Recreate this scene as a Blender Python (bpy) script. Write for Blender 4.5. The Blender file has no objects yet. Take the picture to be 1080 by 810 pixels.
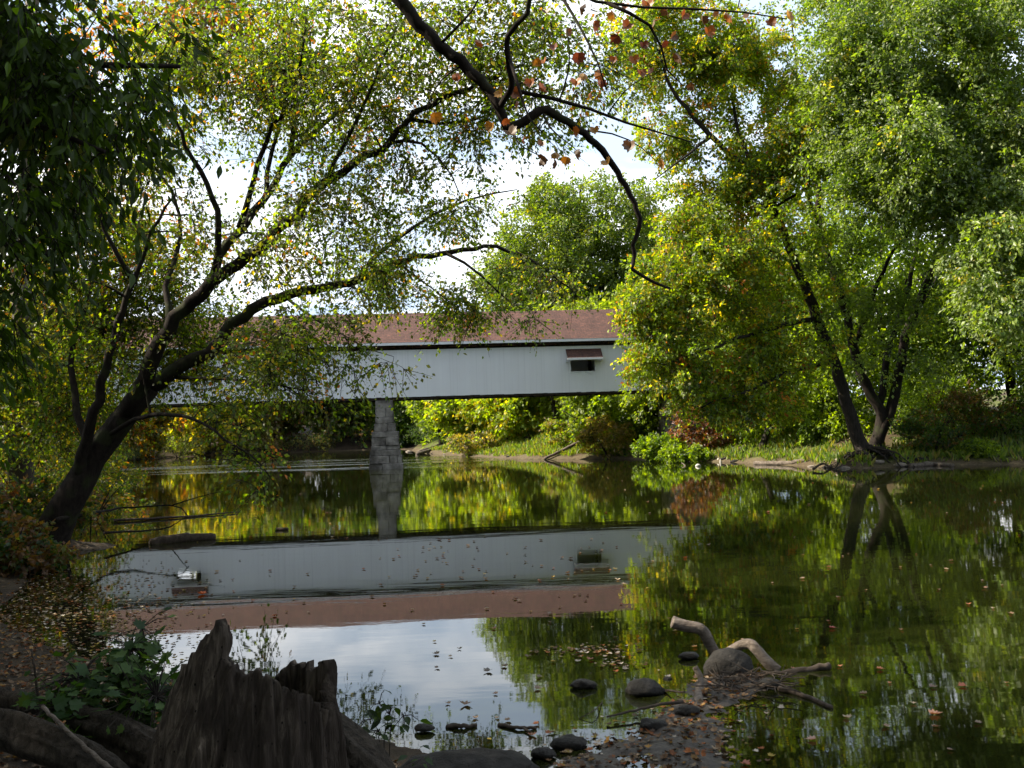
import bpy, math, random
import numpy as np
from mathutils import Matrix, Vector

sc = bpy.context.scene
COL = sc.collection
R_ = math.radians

# ------------------------------------------------------------------ camera
H = 2.6; FOC = 1100.0; PITCH = 0.03746; ROLL = 0.03221
_F = np.array([0, math.cos(PITCH), math.sin(PITCH)])
_X = np.array([1.0, 0, 0]); _U0 = np.array([0, -math.sin(PITCH), math.cos(PITCH)])
_R = math.cos(ROLL) * _X - math.sin(ROLL) * _U0
_U = math.sin(ROLL) * _X + math.cos(ROLL) * _U0
CAM = np.array([0, 0, H])
def at(x, y, d):            # world point seen at (x, y) of the photo, d metres ahead
    return CAM + d * (_F + _R * (x - 540) / FOC - _U * (y - 405) / FOC)
def onz(x, y, z=0.0):       # world point on the level z
    v = _F + _R * (x - 540) / FOC - _U * (y - 405) / FOC
    return CAM + v * ((z - H) / v[2])

cd = bpy.data.cameras.new('camera'); cam = bpy.data.objects.new('camera', cd); COL.objects.link(cam)
cd.sensor_width = 36; cd.lens = 36 * FOC / 1080; cd.clip_start = 0.05; cd.clip_end = 5000
M = Matrix.Identity(4)
for i in range(3):
    M[i][0] = _R[i]; M[i][1] = _U[i]; M[i][2] = -_F[i]; M[i][3] = CAM[i]
cam.matrix_world = M
sc.camera = cam

# ------------------------------------------------------------------ noise
def _hash(ix, iy, iz, s):
    h = (ix * 374761393 + iy * 668265263 + iz * 2147483647 + s * 974634777) & 0xFFFFFFFF
    h = ((h ^ (h >> 13)) * 1274126177) & 0xFFFFFFFF
    return ((h ^ (h >> 16)) & 0xFFFF) / 65535.0
def vnoise(p, s=0):
    p = np.asarray(p, float); i = np.floor(p).astype(np.int64); f = p - i; f = f * f * (3 - 2 * f)
    o = 0
    for a in (0, 1):
        for b in (0, 1):
            for c in (0, 1):
                w = (f[..., 0] if a else 1 - f[..., 0]) * (f[..., 1] if b else 1 - f[..., 1]) * (f[..., 2] if c else 1 - f[..., 2])
                o = o + w * _hash(i[..., 0] + a, i[..., 1] + b, i[..., 2] + c, s)
    return o
def fbm(p, s=0, n=4):
    p = np.asarray(p, float); o = 0; a = .5
    for k in range(n):
        o = o + a * vnoise(p * 2 ** k, s + k * 17); a *= .5
    return o / (1 - .5 ** n)
def sstep(a, b, x):
    t = np.clip((x - a) / (b - a), 0, 1); return t * t * (3 - 2 * t)
def unit(v):
    return v / np.maximum(np.linalg.norm(v, axis=-1, keepdims=True), 1e-9)

# ------------------------------------------------------------------ mesh collecting
class Geo:
    def __init__(s): s.v = []; s.f = {}; s.n = 0; s.c = []
    def add(s, v, faces, col=None):
        v = np.asarray(v, float).reshape(-1, 3)
        for fa in faces:
            fa = np.asarray(fa, np.int64)
            if fa.size: s.f.setdefault(fa.shape[1], []).append(fa + s.n)
        if col is not None:
            c = np.asarray(col, float)
            if c.ndim == 1: c = np.tile(c, (len(v), 1))
            s.c.append(c)
        s.v.append(v); s.n += len(v)
    def build(s, name, mat, parent=None, smooth=False, link=True):
        v = np.concatenate(s.v)
        if parent is not None: v = v - np.array(parent['_w'])
        me = bpy.data.meshes.new(name)
        me.vertices.add(len(v)); me.vertices.foreach_set('co', v.astype(np.float32).ravel())
        li = []; ls = []; k = 0
        for m, fl in s.f.items():
            fa = np.concatenate(fl); li.append(fa.ravel())
            ls.append(k + np.arange(len(fa)) * m); k += fa.size
        li = np.concatenate(li); ls = np.concatenate(ls)
        me.loops.add(len(li)); me.loops.foreach_set('vertex_index', li.astype(np.int32))
        me.polygons.add(len(ls)); me.polygons.foreach_set('loop_start', ls.astype(np.int32))
        if s.c:
            c = np.concatenate(s.c); c4 = np.ones((len(c), 4), np.float32); c4[:, :3] = c
            at_ = me.attributes.new('tint', 'FLOAT_COLOR', 'POINT'); at_.data.foreach_set('color', c4.ravel())
        me.update(calc_edges=True); me.validate()
        me.polygons.foreach_set('use_smooth', np.full(len(me.polygons), bool(smooth)))
        me.materials.append(mat)
        o = bpy.data.objects.new(name, me); COL.objects.link(o)
        if parent is not None:
            o.parent = parent; o['_w'] = list(parent['_w'])
        return o
def tag(o, label=None, cat=None, group=None, kind=None):
    if label: o['label'] = label
    if cat: o['category'] = cat
    if group: o['group'] = group
    if kind: o['kind'] = kind
    return o
def empty(name, loc, label, cat, group=None):
    o = bpy.data.objects.new(name, None); COL.objects.link(o); o.location = [float(q) for q in loc]
    o['_w'] = [float(q) for q in loc]; o.empty_display_size = .2
    return tag(o, label, cat, group)
def solo(g, name, mat, loc, label, cat, group=None, smooth=False, kind=None):   # one-mesh thing with its origin at loc
    d = {'_w': [float(q) for q in loc]}
    v = np.concatenate(g.v) - np.array(d['_w']); g.v = [v]
    o = g.build(name, mat, None, smooth); o.location = d['_w']
    return tag(o, label, cat, group, kind)

def box(g, c, d, ax=None):          # centre, size; ax: 3x3 rows = local axes
    s = np.array([[x, y, z] for x in (-.5, .5) for y in (-.5, .5) for z in (-.5, .5)]) * np.array(d)
    if ax is not None: s = s @ np.asarray(ax)
    g.add(s + np.array(c), [[[0, 1, 3, 2], [4, 6, 7, 5], [0, 4, 5, 1], [2, 3, 7, 6], [0, 2, 6, 4], [1, 5, 7, 3]]])
def smooth_path(pts, n, jit=0, rng=None):
    p = np.asarray(pts, float); k = len(p)
    if k < 3:
        t = np.linspace(0, 1, n)[:, None]; o = p[0] * (1 - t) + p[-1] * t
    else:
        q = np.vstack([2 * p[0] - p[1], p, 2 * p[-1] - p[-2]])
        L = np.concatenate([[0], np.cumsum(np.linalg.norm(np.diff(p[:, :3], axis=0), axis=1))])
        s = np.linspace(0, L[-1], n); i = np.clip(np.searchsorted(L, s, 'right') - 1, 0, k - 2)
        t = ((s - L[i]) / np.maximum(L[i + 1] - L[i], 1e-9))[:, None]
        a, b, c, d = q[i], q[i + 1], q[i + 2], q[i + 3]
        o = .5 * (2 * b + (c - a) * t + (2 * a - 5 * b + 4 * c - d) * t ** 2 + (3 * b - a - 3 * c + d) * t ** 3)
    if jit and rng is not None:
        o[1:-1, :3] += rng.normal(0, jit, (n - 2, 3))
    return o
def tube(g, p, r, sides=8, cap=False, rough=0, seed=0, col=None):
    p = np.asarray(p, float); r = np.broadcast_to(np.asarray(r, float), (len(p),))
    t = unit(np.gradient(p, axis=0))
    up = np.array([0.13, 0.31, .94]) if abs(t[:, 2]).mean() < .8 else np.array([1., .2, 0])
    x = unit(np.cross(t, up)); y = np.cross(t, x)
    an = np.arange(sides) / sides * 2 * np.pi
    ring = x[:, None] * np.cos(an)[None, :, None] + y[:, None] * np.sin(an)[None, :, None]
    rr = r[:, None] * np.ones(sides)
    if rough:
        ln = np.concatenate([[0], np.cumsum(np.linalg.norm(np.diff(p, axis=0), axis=1))]) / max(r.max(), .02)
        q = np.stack([np.cos(an)[None] * 2.3 + 0 * ln[:, None], np.sin(an)[None] * 2.3 + 0 * ln[:, None], ln[:, None] * .33 + 0 * an[None]], -1)
        rr = rr * (1 + rough * 2 * (fbm(q, seed, 5 if sides > 16 else 3) - .5))
    v = p[:, None] + ring * rr[..., None]
    n = len(p); i = np.arange(n - 1)[:, None] * sides; j = np.arange(sides)[None]; j2 = (j + 1) % sides
    f = np.stack([i + j, i + j2, i + sides + j2, i + sides + j], -1).reshape(-1, 4)
    v = v.reshape(-1, 3); fs = [f]
    if cap:
        v = np.vstack([v, p[0] - t[0] * r[0] * .12, p[-1] + t[-1] * r[-1] * .12])
        j = np.arange(sides); j2 = (j + 1) % sides; b = (n - 1) * sides
        fs.append(np.vstack([np.stack([j2, j, 0 * j + n * sides], -1), np.stack([b + j, b + j2, 0 * j + n * sides + 1], -1)]))
    g.add(v, fs, col)
def sprigs(g, a, b, r):             # many thin straight three-sided twigs
    t = unit(b - a); x = unit(np.cross(t, np.array([.3, .5, .81]))); y = np.cross(t, x)
    vs = []
    for P, k in ((a, 1.0), (b, .35)):
        for an in (0, 2.094, 4.189):
            vs.append(P + (x * math.cos(an) + y * math.sin(an)) * r * k)
    v = np.stack(vs, 1); n = len(a)
    o = (np.arange(n) * 6)[:, None, None]
    f = (np.array([[0, 1, 4, 3], [1, 2, 5, 4], [2, 0, 3, 5]])[None] + o).reshape(-1, 4)
    g.add(v.reshape(-1, 3), [f])

# leaf outlines: x across, y along, z out of the blade
T_DIAMOND = (np.array([[0, 0, 0], [.32, .45, .07], [0, 1, -.05], [-.32, .45, .07]]), [np.array([[0, 1, 2, 3]])])
T_OVAL = (np.array([[0, 0, 0], [.20, .22, .05], [.26, .5, .06], [0, 1, -.10], [-.26, .5, .06], [-.20, .22, .05], [0, .5, 0]]),
          [np.array([[0, 1, 2, 6], [0, 6, 4, 5]]), np.array([[6, 2, 3], [6, 3, 4]])])
_lb = [(0, 0), (.16, -.06), (.42, .02), (.34, .20), (.56, .40), (.30, .46), (.34, .66), (.14, .62), (0, 1.0)]
_out = [(x, y) for x, y in _lb] + [(-x, y) for x, y in _lb[-2:0:-1]]
def _lobed(cup):
    v = [(x, y, cup * (abs(x) * .9 + (y - .4) ** 2 * .8)) for x, y in _out] + [(0, .36, 0)]
    n = len(_out); return np.array(v, float), [np.array([[i, (i + 1) % n, n] for i in range(n)])]
T_NARROW = (T_OVAL[0] * np.array([.72, 1, 1]), T_OVAL[1])
T_LOBED = _lobed(.12); T_CURL = _lobed(.55)
_sv = _out; _lb = [(0, 0), (.24, -.06), (.5, .08), (.45, .26), (.58, .44), (.38, .56), (.33, .76), (.15, .72), (0, 1.0)]
_out = [(x, y) for x, y in _lb] + [(-x, y) for x, y in _lb[-2:0:-1]]
T_BROAD = _lobed(.8)
def leaves(g, tpl, pos, ax, nr, size, col):
    V, F = tpl; a = unit(ax); s = unit(np.cross(a, nr)); n = np.cross(s, a)
    size = np.broadcast_to(np.asarray(size, float), (len(pos),))
    v = pos[:, None] + size[:, None, None] * (V[None, :, 0:1] * s[:, None] + V[None, :, 1:2] * a[:, None] + V[None, :, 2:3] * n[:, None])
    o = (np.arange(len(pos)) * len(V))[:, None, None]
    g.add(v.reshape(-1, 3), [(f[None] + o).reshape(-1, f.shape[1]) for f in F], np.repeat(col, len(V), 0))

# ------------------------------------------------------------------ materials
def mat(name):
    m = bpy.data.materials.new(name); m.use_nodes = True; nt = m.node_tree; nt.nodes.clear()
    o = nt.nodes.new('ShaderNodeOutputMaterial'); return m, nt, o
class N:
    def __init__(s, nt): s.nt = nt
    def __call__(s, typ, ins=None, **kw):
        n = s.nt.nodes.new('ShaderNode' + typ)
        for k, v in kw.items(): setattr(n, k, v)
        for k, v in (ins or {}).items():
            if isinstance(v, bpy.types.NodeSocket): s.nt.links.new(v, n.inputs[k])
            else: n.inputs[k].default_value = v
        return n
    def ramp(s, fac, stops):
        n = s.nt.nodes.new('ShaderNodeValToRGB'); s.nt.links.new(fac, n.inputs[0]); e = n.color_ramp.elements
        while len(e) < len(stops): e.new(.5)
        for q, (p, c) in zip(e, stops): q.position = p; q.color = (*c, 1) if len(c) == 3 else c
        return n.outputs[0]
    def mix(s, fac, a, b, mode='MIX'):
        n = s.nt.nodes.new('ShaderNodeMix'); n.data_type = 'RGBA'; n.blend_type = mode
        for k, v in ((0, fac), (6, a), (7, b)):
            if isinstance(v, bpy.types.NodeSocket): s.nt.links.new(v, n.inputs[k])
            else: n.inputs[k].default_value = v if k == 0 else (*v, 1)
        return n.outputs[2]
    def math(s, op, a, b=0.0, c=None):
        n = s.nt.nodes.new('ShaderNodeMath'); n.operation = op
        for k, v in enumerate((a, b, c)):
            if v is None: continue
            if isinstance(v, bpy.types.NodeSocket): s.nt.links.new(v, n.inputs[k])
            else: n.inputs[k].default_value = v
        return n.outputs[0]
    def coord(s, scale=(1, 1, 1), obj=True):
        t = s('TexCoord'); m = s('Mapping', {'Vector': t.outputs['Object' if obj else 'Generated']}); m.inputs['Scale'].default_value = scale
        return m.outputs[0]
    def noise(s, vec, scale, detail=4, rough=.55, dist=0):
        n = s('TexNoise', {'Vector': vec, 'Scale': scale, 'Detail': detail, 'Roughness': rough, 'Distortion': dist}); return n.outputs[0]

def leaf_mat(name, trans=.56, gain=(2.6, 2.45, .35), gloss=.025, rough=.5):
    m, nt, o = mat(name); n = N(nt)
    t = n('Attribute', attribute_name='tint').outputs['Color']
    d = n('BsdfDiffuse', {'Color': t})
    tr = n('BsdfTranslucent', {'Color': n.mix(1, t, gain, 'MULTIPLY')})
    a = n('MixShader', {0: trans, 1: d.outputs[0], 2: tr.outputs[0]})
    gl = n('BsdfGlossy', {'Color': (1, 1, 1, 1), 'Roughness': rough})
    b = n('MixShader', {0: gloss, 1: a.outputs[0], 2: gl.outputs[0]})
    nt.links.new(b.outputs[0], o.inputs[0]); return m
def bark_mat(name, c1, c2, c3=None, zs=.25, sc_=14, bump=.6, moss=0):
    m, nt, o = mat(name); n = N(nt); v = n.coord((1, 1, zs))
    a = n.noise(v, sc_, 6, .65, .6); base = n.ramp(a, [(.3, c1), (.7, c2)])
    if c3: base = n.mix(n.ramp(n.noise(n.coord((1, 1, .6)), 3.2, 4, .6), [(.48, (0, 0, 0)), (.54, (1, 1, 1))]), base, c3)
    if moss: base = n.mix(n.ramp(n.noise(n.coord(), 2.1, 4), [(.5, (0, 0, 0)), (.62, (moss,) * 3)]), base, (.05, .075, .02))
    p = n('BsdfPrincipled', {'Base Color': base, 'Roughness': .9, 'Specular IOR Level': .12})
    b = n('Bump', {'Height': a, 'Strength': bump, 'Distance': .03}); nt.links.new(b.outputs[0], p.inputs['Normal'])
    nt.links.new(p.outputs[0], o.inputs[0]); return m
def plain(name, c, rough=.8, var=.25, scale=4, bump=0):
    m, nt, o = mat(name); n = N(nt); a = n.noise(n.coord(), scale, 5, .6)
    c2 = tuple(q * (1 - var) for q in c); c1 = tuple(min(1, q * (1 + var)) for q in c)
    p = n('BsdfPrincipled', {'Base Color': n.ramp(a, [(.3, c2), (.7, c1)]), 'Roughness': rough, 'Specular IOR Level': .15})
    if bump:
        b = n('Bump', {'Height': n.noise(n.coord(), scale * 4, 6, .65), 'Strength': bump, 'Distance': .03}); nt.links.new(b.outputs[0], p.inputs['Normal'])
    nt.links.new(p.outputs[0], o.inputs[0]); return m

L_GEN = leaf_mat('leaf'); L_DARK = leaf_mat('dark_leaf', .42, (1.9, 1.9, .4), .012, .4)
L_SILV = leaf_mat('silver_leaf', .5, (2.2, 2.3, .5), .035, .5); L_DEAD = leaf_mat('dead_leaf', .3, (1.5, 1.0, .5), .05, .5)
L_LITTER = leaf_mat('litter_leaf', .1, (1.1, 1, .7), .015, .5)
B_DARK = bark_mat('dark_bark', (.009, .007, .006), (.028, .022, .018), moss=.25)
B_GREY = bark_mat('grey_bark', (.014, .012, .010), (.045, .038, .032))
B_SYC = bark_mat('sycamore_bark', (.10, .085, .065), (.20, .175, .14), (.46, .44, .38), .5, 7, .3)
def high_pale():
    m = B_SYC; nt = m.node_tree; n = N(nt); p = [q for q in nt.nodes if q.type == 'BSDF_PRINCIPLED'][0]; src = p.inputs['Base Color'].links[0].from_socket
    z = n('SeparateXYZ', {0: n('TexCoord').outputs['Object']}).outputs[2]
    f = n('MapRange', {'Value': n.math('ADD', z, n.math('MULTIPLY', n.noise(n.coord(), .9, 3), 3.0)), 'From Min': 7.0, 'From Max': 10.0}).outputs[0]
    nt.links.new(n.mix(f, (.06, .05, .042), src), p.inputs['Base Color'])
high_pale()
B_STUMP = bark_mat('weathered_wood', (.012, .010, .009), (.11, .095, .078), None, .07, 26, 1.0)
B_ROT = bark_mat('rotten_log_wood', (.007, .0055, .004), (.055, .045, .034), None, .35, 30, 1.0)
def drift_mat():
    m, nt, o = mat('driftwood'); n = N(nt); v = n.coord((.22, 1, 1)); a = n.noise(v, 30, 8, .7, .4); c = n.ramp(a, [(.30, (.022, .017, .013)), (.44, (.115, .092, .074)), (.72, (.22, .185, .152))])
    c = n.mix(n.ramp(n.noise(n.coord(), 6, 5, .65), [(.42, (.55, .55, .55)), (.56, (0, 0, 0))]), c, (.045, .036, .028))
    p = n('BsdfPrincipled', {'Base Color': c, 'Roughness': .85, 'Specular IOR Level': .15}); b = n('Bump', {'Height': a, 'Strength': 1.0, 'Distance': .025}); nt.links.new(b.outputs[0], p.inputs['Normal']); nt.links.new(p.outputs[0], o.inputs[0]); return m
B_DRIFT = drift_mat()
B_DRIFTD = bark_mat('wet_driftwood', (.022, .017, .013), (.07, .055, .043), None, .6, 16, .5)
ROCK = plain('river_rock', (.022, .020, .0175), .8, .55, 9, 1.0); ROCKW = plain('wet_rock', (.014, .0125, .0105), .5, .5, 12, .9)
ROCKP = plain('pale_stone', (.42, .40, .36), .7, .1, 5, .3)

# ------------------------------------------------------------------ river and ground
G2 = lambda x, y: tuple(onz(x, y)[:2])
LEFT = [(-90, -40), (-20, -6)][:0]
SHORE = [(120, -30), (30, -3), (9, 3.5), (3, 6.1), (.9, 7.1), (-.6, 8.2), G2(330, 765), G2(190, 722), G2(115, 702), G2(45, 680),
         G2(-5, 640), G2(25, 602), (-9.6, 24.6), (-13.5, 30), (-18.5, 42), (-25, 60), (-33, 85), G2(125, 486), G2(220, 480.5), G2(300, 477.5),
         (-20, 122), (-14, 122), (-11, 112), (-8.5, 100), G2(470, 480), G2(520, 483), G2(560, 484.5), G2(610, 484.5), G2(655, 484), G2(710, 486), G2(760, 487.5),
         G2(800, 489.5), G2(870, 493.5), G2(912, 494.5), G2(990, 491), G2(1080, 490), (34, 47), (60, 42), (120, 34)]
SH = np.array(SHORE)
def shore_dist(x, y):      # positive on land
    P = np.stack([x, y], -1); d = np.full(x.shape, 1e9); ins = np.zeros(x.shape, bool); n = len(SH)
    for i in range(n):
        a, b = SH[i], SH[(i + 1) % n]
        e = b - a; t = np.clip(((P - a) @ e) / (e @ e), 0, 1); d = np.minimum(d, np.linalg.norm(P - a - t[..., None] * e, axis=-1))
        c = ((a[1] > y) != (b[1] > y)) & (x < (b[0] - a[0]) * (y - a[1]) / (b[1] - a[1] + 1e-12) + a[0])
        ins ^= c
    return np.where(ins, -d, d)
def right_side(x, y): return (x > -11 + 0 * y) & (y > 40 - .35 * np.maximum(x - 10, 0)) & ((x > -2) | (y < 121))
def ground_z(x, y, fine=True):
    x = np.asarray(x, float); y = np.asarray(y, float)
    d = shore_dist(x, y) + .9 * (fbm(np.stack([x * .5, y * .5, 0 * x], -1), 5, 3) - .5) * np.clip(np.hypot(x, y) / 25, .25, 1)
    rs = right_side(x, y)
    dl = np.maximum(d, 0)
    zl = .05 * dl + .65 * sstep(2.5, 6.5, dl) + .8 * sstep(8, 25, dl)
    zl = zl + sstep(14.5, 19, y) * (.55 * sstep(.2, 2.2, dl) + .5 * sstep(1.5, 6, dl))
    zl = np.where((y > 27), .12 * dl ** .9 + 1.0 * sstep(1, 6, dl), zl)
    zr = .28 * sstep(0, .9, dl) + 1.5 * sstep(.8, 8, dl) + .03 * dl
    z = np.where(rs, zr, zl)
    z = np.minimum(z, 5 + .01 * dl)
    z = np.where(d < 0, np.maximum(-.9, d * .22), z)
    bump = .10 * (fbm(np.stack([x * 1.3, y * 1.3, 0 * x], -1), 9, 4) - .5) + (.05 * (fbm(np.stack([x * 6, y * 6, 0 * x], -1), 3, 3) - .5))
    return z + bump * np.clip(.3 + np.abs(d) * .7, .15, 1)

def build_ground():
    az = np.concatenate([np.radians(np.linspace(-33, 33, 460)), np.radians(np.linspace(33.6, 326.4, 130))])
    r = np.concatenate([[.02], np.geomspace(.5, 30, 330), np.geomspace(30.4, 130, 210), np.geomspace(135, 1800, 40)])
    A, Rr = np.meshgrid(az, r); x = np.sin(A) * Rr; y = np.cos(A) * Rr
    z = ground_z(x, y); d = shore_dist(x, y); rs = right_side(x, y)
    col = np.empty(x.shape + (3,)); nz = fbm(np.stack([x * .9, y * .9, 0 * x], -1), 21, 4)[..., None]
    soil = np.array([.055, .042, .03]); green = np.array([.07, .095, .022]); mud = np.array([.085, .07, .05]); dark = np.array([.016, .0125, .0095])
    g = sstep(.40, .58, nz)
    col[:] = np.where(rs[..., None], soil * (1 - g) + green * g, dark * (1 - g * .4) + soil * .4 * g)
    bar = sstep(.85, .2, np.abs(d - .25))[..., None] * np.clip(nz * 1.7, 0, 1)
    k = np.where(rs[..., None], 1, np.where((y > 60)[..., None], .45, .25)); col = col * (1 - bar * k) + mud * bar * k
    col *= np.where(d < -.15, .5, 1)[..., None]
    n, m = x.shape; i = np.arange(n - 1)[:, None] * m; j = np.arange(m)[None]; j2 = (j + 1) % m
    f = np.stack([i + j, i + m + j, i + m + j2, i + j2], -1).reshape(-1, 4)
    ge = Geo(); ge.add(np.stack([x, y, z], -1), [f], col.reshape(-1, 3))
    mt, nt, o = mat('earth'); q = N(nt); v = q.coord()
    t = q('Attribute', attribute_name='tint').outputs['Color']
    nn = q.noise(v, 9, 8, .7); c = q.mix(1, t, q.ramp(nn, [(.25, (.45, .43, .40)), (.7, (1.6, 1.5, 1.35))]), 'MULTIPLY')
    p = q('BsdfPrincipled', {'Base Color': c, 'Roughness': .9, 'Specular IOR Level': .1})
    b = q('Bump', {'Height': nn, 'Strength': .7, 'Distance': .06}); nt.links.new(b.outputs[0], p.inputs['Normal']); nt.links.new(p.outputs[0], o.inputs[0])
    tag(ge.build('ground', mt, smooth=True), 'earth river banks with mud edges', kind='structure')
build_ground()

def build_water():
    g = Geo(); g.add([[-400, -60, 0], [600, -60, 0], [600, 400, 0], [-400, 400, 0]], [[[0, 1, 2, 3]]])
    m, nt, o = mat('river_water'); n = N(nt)
    v = n('TexCoord').outputs['Object']
    def nz(sx, sy, scale, det=2, rough=.5):
        mp = n('Mapping', {'Vector': v}); mp.inputs['Scale'].default_value = (sx, sy, 1); return n.noise(mp.outputs[0], scale, det, rough)
    calm = n.math('MULTIPLY', nz(.5, 1.6, 1.1, 2), .0016)
    fine = n.math('MULTIPLY', nz(1, 2.6, 7, 2), .00012)
    # wind-ruffled band beside and beyond the pier
    sep = n('SeparateXYZ', {0: v})
    by = n.math('SUBTRACT', sep.outputs[1], n.math('MULTIPLY', sep.outputs[0], -.15))
    b1 = n('MapRange', {'Value': by, 'From Min': 62.5, 'From Max': 67, 'To Min': 0, 'To Max': 1}, interpolation_type='SMOOTHSTEP').outputs[0]
    b2 = n('MapRange', {'Value': by, 'From Min': 92, 'From Max': 80, 'To Min': 0, 'To Max': 1}, interpolation_type='SMOOTHSTEP').outputs[0]
    b3 = n('MapRange', {'Value': sep.outputs[0], 'From Min': 1.5, 'From Max': -6, 'To Min': 0, 'To Max': 1}, interpolation_type='SMOOTHSTEP').outputs[0]
    st = n('MapRange', {'Value': nz(.045, .33, 1, 2), 'From Min': .47, 'From Max': .58, 'To Min': 0, 'To Max': 1}).outputs[0]
    mask = n.math('MULTIPLY', n.math('MULTIPLY', b1, b2), n.math('MULTIPLY', b3, st))
    ruf = n.math('MULTIPLY', n.math('MULTIPLY', nz(1, 1.7, 3.2, 3, .6), .055), mask)
    hgt = n.math('ADD', n.math('ADD', calm, fine), ruf)
    bp = n('Bump', {'Height': hgt, 'Strength': 1, 'Distance': 1})
    p = n('BsdfPrincipled', {'Base Color': (.008, .0098, .002, 1), 'Roughness': .02, 'IOR': 1.45, 'Normal': bp.outputs[0]})
    nt.links.new(p.outputs[0], o.inputs[0])
    tag(g.build('river', m), 'calm dark green river with mirror reflections', kind='structure')
build_water()

# ------------------------------------------------------------------ trees
GREEN = (.056, .102, .007); DKGREEN = (.026, .055, .012); LIME = (.15, .215, .008); YEL = (.32, .26, .014); OLIVE = (.085, .095, .022)
ORANGE = (.30, .11, .02); RUST = (.20, .07, .022); BROWN = (.11, .06, .028); GREYG = (.095, .14, .034); PALEG = (.155, .20, .045)
def tree(name, label, cat, group, limbs, lobes, ncl, nl, rc, leaf, pal, seed, bark=B_DARK, lmat=L_GEN, base=None, shell=.45, thr=.42, nsc=.35,
         droop=.25, spr=3, sprig=False, up=.5, flat=.65, tpl=T_DIAMOND, sides=8, twr=.018, jit=.03, roots=None, jl=.22, size_var=.5):
    rng = np.random.default_rng(seed)
    base = np.array(base if base is not None else limbs[0][0][0], float)
    root = empty(name, base, label, cat, group)
    g = Geo(); SP = []; SR = []
    for pts, r0, r1 in limbs:
        pts = np.asarray(pts, float); L = np.linalg.norm(np.diff(pts, axis=0), axis=1).sum(); n = int(np.clip(max(L / .5, 3 * len(pts) if len(pts) > 5 else 0), 6, 72))
        p = smooth_path(pts, n, min(jit, r0 * .25) if jit else 0, rng)
        t = np.linspace(0, 1, n); r = r0 * (1 - t) + r1 * t
        if pts is limbs[0][0] or abs(p[0, 2] - base[2]) < .3: r = r * (1 + (.55 if r0 < .4 else .25) * np.exp(-t * L / .45))
        tube(g, p, r, sides, cap=True, rough=.14, seed=seed)
        SP.append(p[n // 6:]); SR.append(r[n // 6:])
    for pts, r0, r1 in (roots or []):
        p = smooth_path(pts, 10, .03, rng); tube(g, p, np.linspace(r0, r1, 10), 6, True, .2, seed)
    SP = list(np.concatenate(SP)); SR = list(np.concatenate(SR))
    # clusters of foliage in the lobes
    C = []; OUT = []
    w = np.array([(lb[1][0] * lb[1][1] * lb[1][2]) ** .62 * (lb[2] if len(lb) > 2 else 1) for lb in lobes]); w = w / w.sum()
    for (c, rad, *_), ww in zip(lobes, w):
        n = max(3, int(ncl * ww * 2.2)); u = unit(rng.normal(size=(n, 3))); q = rng.random(n) ** shell
        p = np.array(c) + u * q[:, None] * np.array(rad)
        k = fbm(p * nsc, seed, 2) > thr; p = p[k][:max(2, int(ncl * ww))]; C.append(p); OUT.append(u[k][:len(p)])
    C = np.concatenate(C); OUT = np.concatenate(OUT)
    gz = ground_z(C[:, 0], C[:, 1]); kz = C[:, 2] > np.maximum(gz, 0) + rc * .35; C = C[kz]; OUT = OUT[kz]
    A = np.array(SP); AR = np.array(SR)
    d0 = np.array([np.min(np.linalg.norm(A - c, axis=1)) for c in C]); o = np.argsort(d0)
    C = C[o]; OUT = OUT[o]
    cap_n = len(A) + len(C) * 4 + 8; B = np.empty((cap_n, 3)); BR = np.empty(cap_n); B[:len(A)] = A; BR[:len(A)] = AR; nb = len(A)
    tw_dir = np.empty_like(C)
    for i, c in enumerate(C):
        dv = B[:nb] - c; dd = np.sqrt((dv ** 2).sum(1)) + .6 * np.maximum(dv[:, 2], 0); k = int(np.argmin(dd)); s = B[k]; L = np.linalg.norm(c - s)
        m = (s + c) / 2 + np.array([0, 0, .14 * L]) + rng.normal(0, .07 * L, 3)
        t = np.linspace(0, 1, 5)[:, None]; p = s * (1 - t) ** 2 + 2 * m * t * (1 - t) + c * t ** 2
        r0 = min(BR[k] * .7, twr * (.5 + .8 * L)); r = np.linspace(r0, max(.25 * r0, twr * .2), 5)
        tube(g, p, r, 4)
        B[nb:nb + 4] = p[1:]; BR[nb:nb + 4] = r[1:]; nb += 4
        tw_dir[i] = (p[4] - p[3]) / max(L / 4, 1e-6)
    # sprays of leaves
    K = len(C); sd = rng.normal(size=(K, spr, 3)); sd[..., 2] *= flat
    sd = unit(unit(sd) + .45 * tw_dir[:, None] + .25 * OUT[:, None]); sd[..., 2] -= droop; sl = rc * rng.uniform(.6, 1.35, (K, spr))
    m = max(1, nl // spr); t = rng.uniform(.12, 1, (K, spr, m))
    jr = rng.normal(0, jl * rc, (K, spr, m, 3)) * (.4 + .6 * (1 - t[..., None]))
    pos = C[:, None, None] + sd[:, :, None] * (sl[:, :, None] * t)[..., None] + jr; pos[..., 2] -= droop * .5 * rc * t ** 2
    ax = sd[:, :, None] + rng.normal(0, .8, (K, spr, m, 3)); ax[..., 2] -= droop * 1.5
    nr = rng.normal(size=(K, spr, m, 3)); nr[..., 2] += up * 1.6
    cols = np.array([q[0] for q in pal]); pr = np.array([q[1] for q in pal], float); pr /= pr.sum()
    cc = rng.choice(len(pal), K, p=pr); lc = rng.choice(len(pal), (K, spr, m), p=pr)
    own = rng.random((K, spr, m)) < .55; idx = np.where(own, cc[:, None, None], lc)
    col = cols[idx] * rng.uniform(.75, 1.3, (K, 1, 1, 1)) * rng.uniform(.7, 1.3, (K, spr, m, 1))
    n = K * spr * m
    zs = leaf * rng.uniform(1 - size_var, 1 + size_var, n)
    lg = Geo(); pos = pos.reshape(-1, 3); ok = pos[:, 2] > .04
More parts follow.
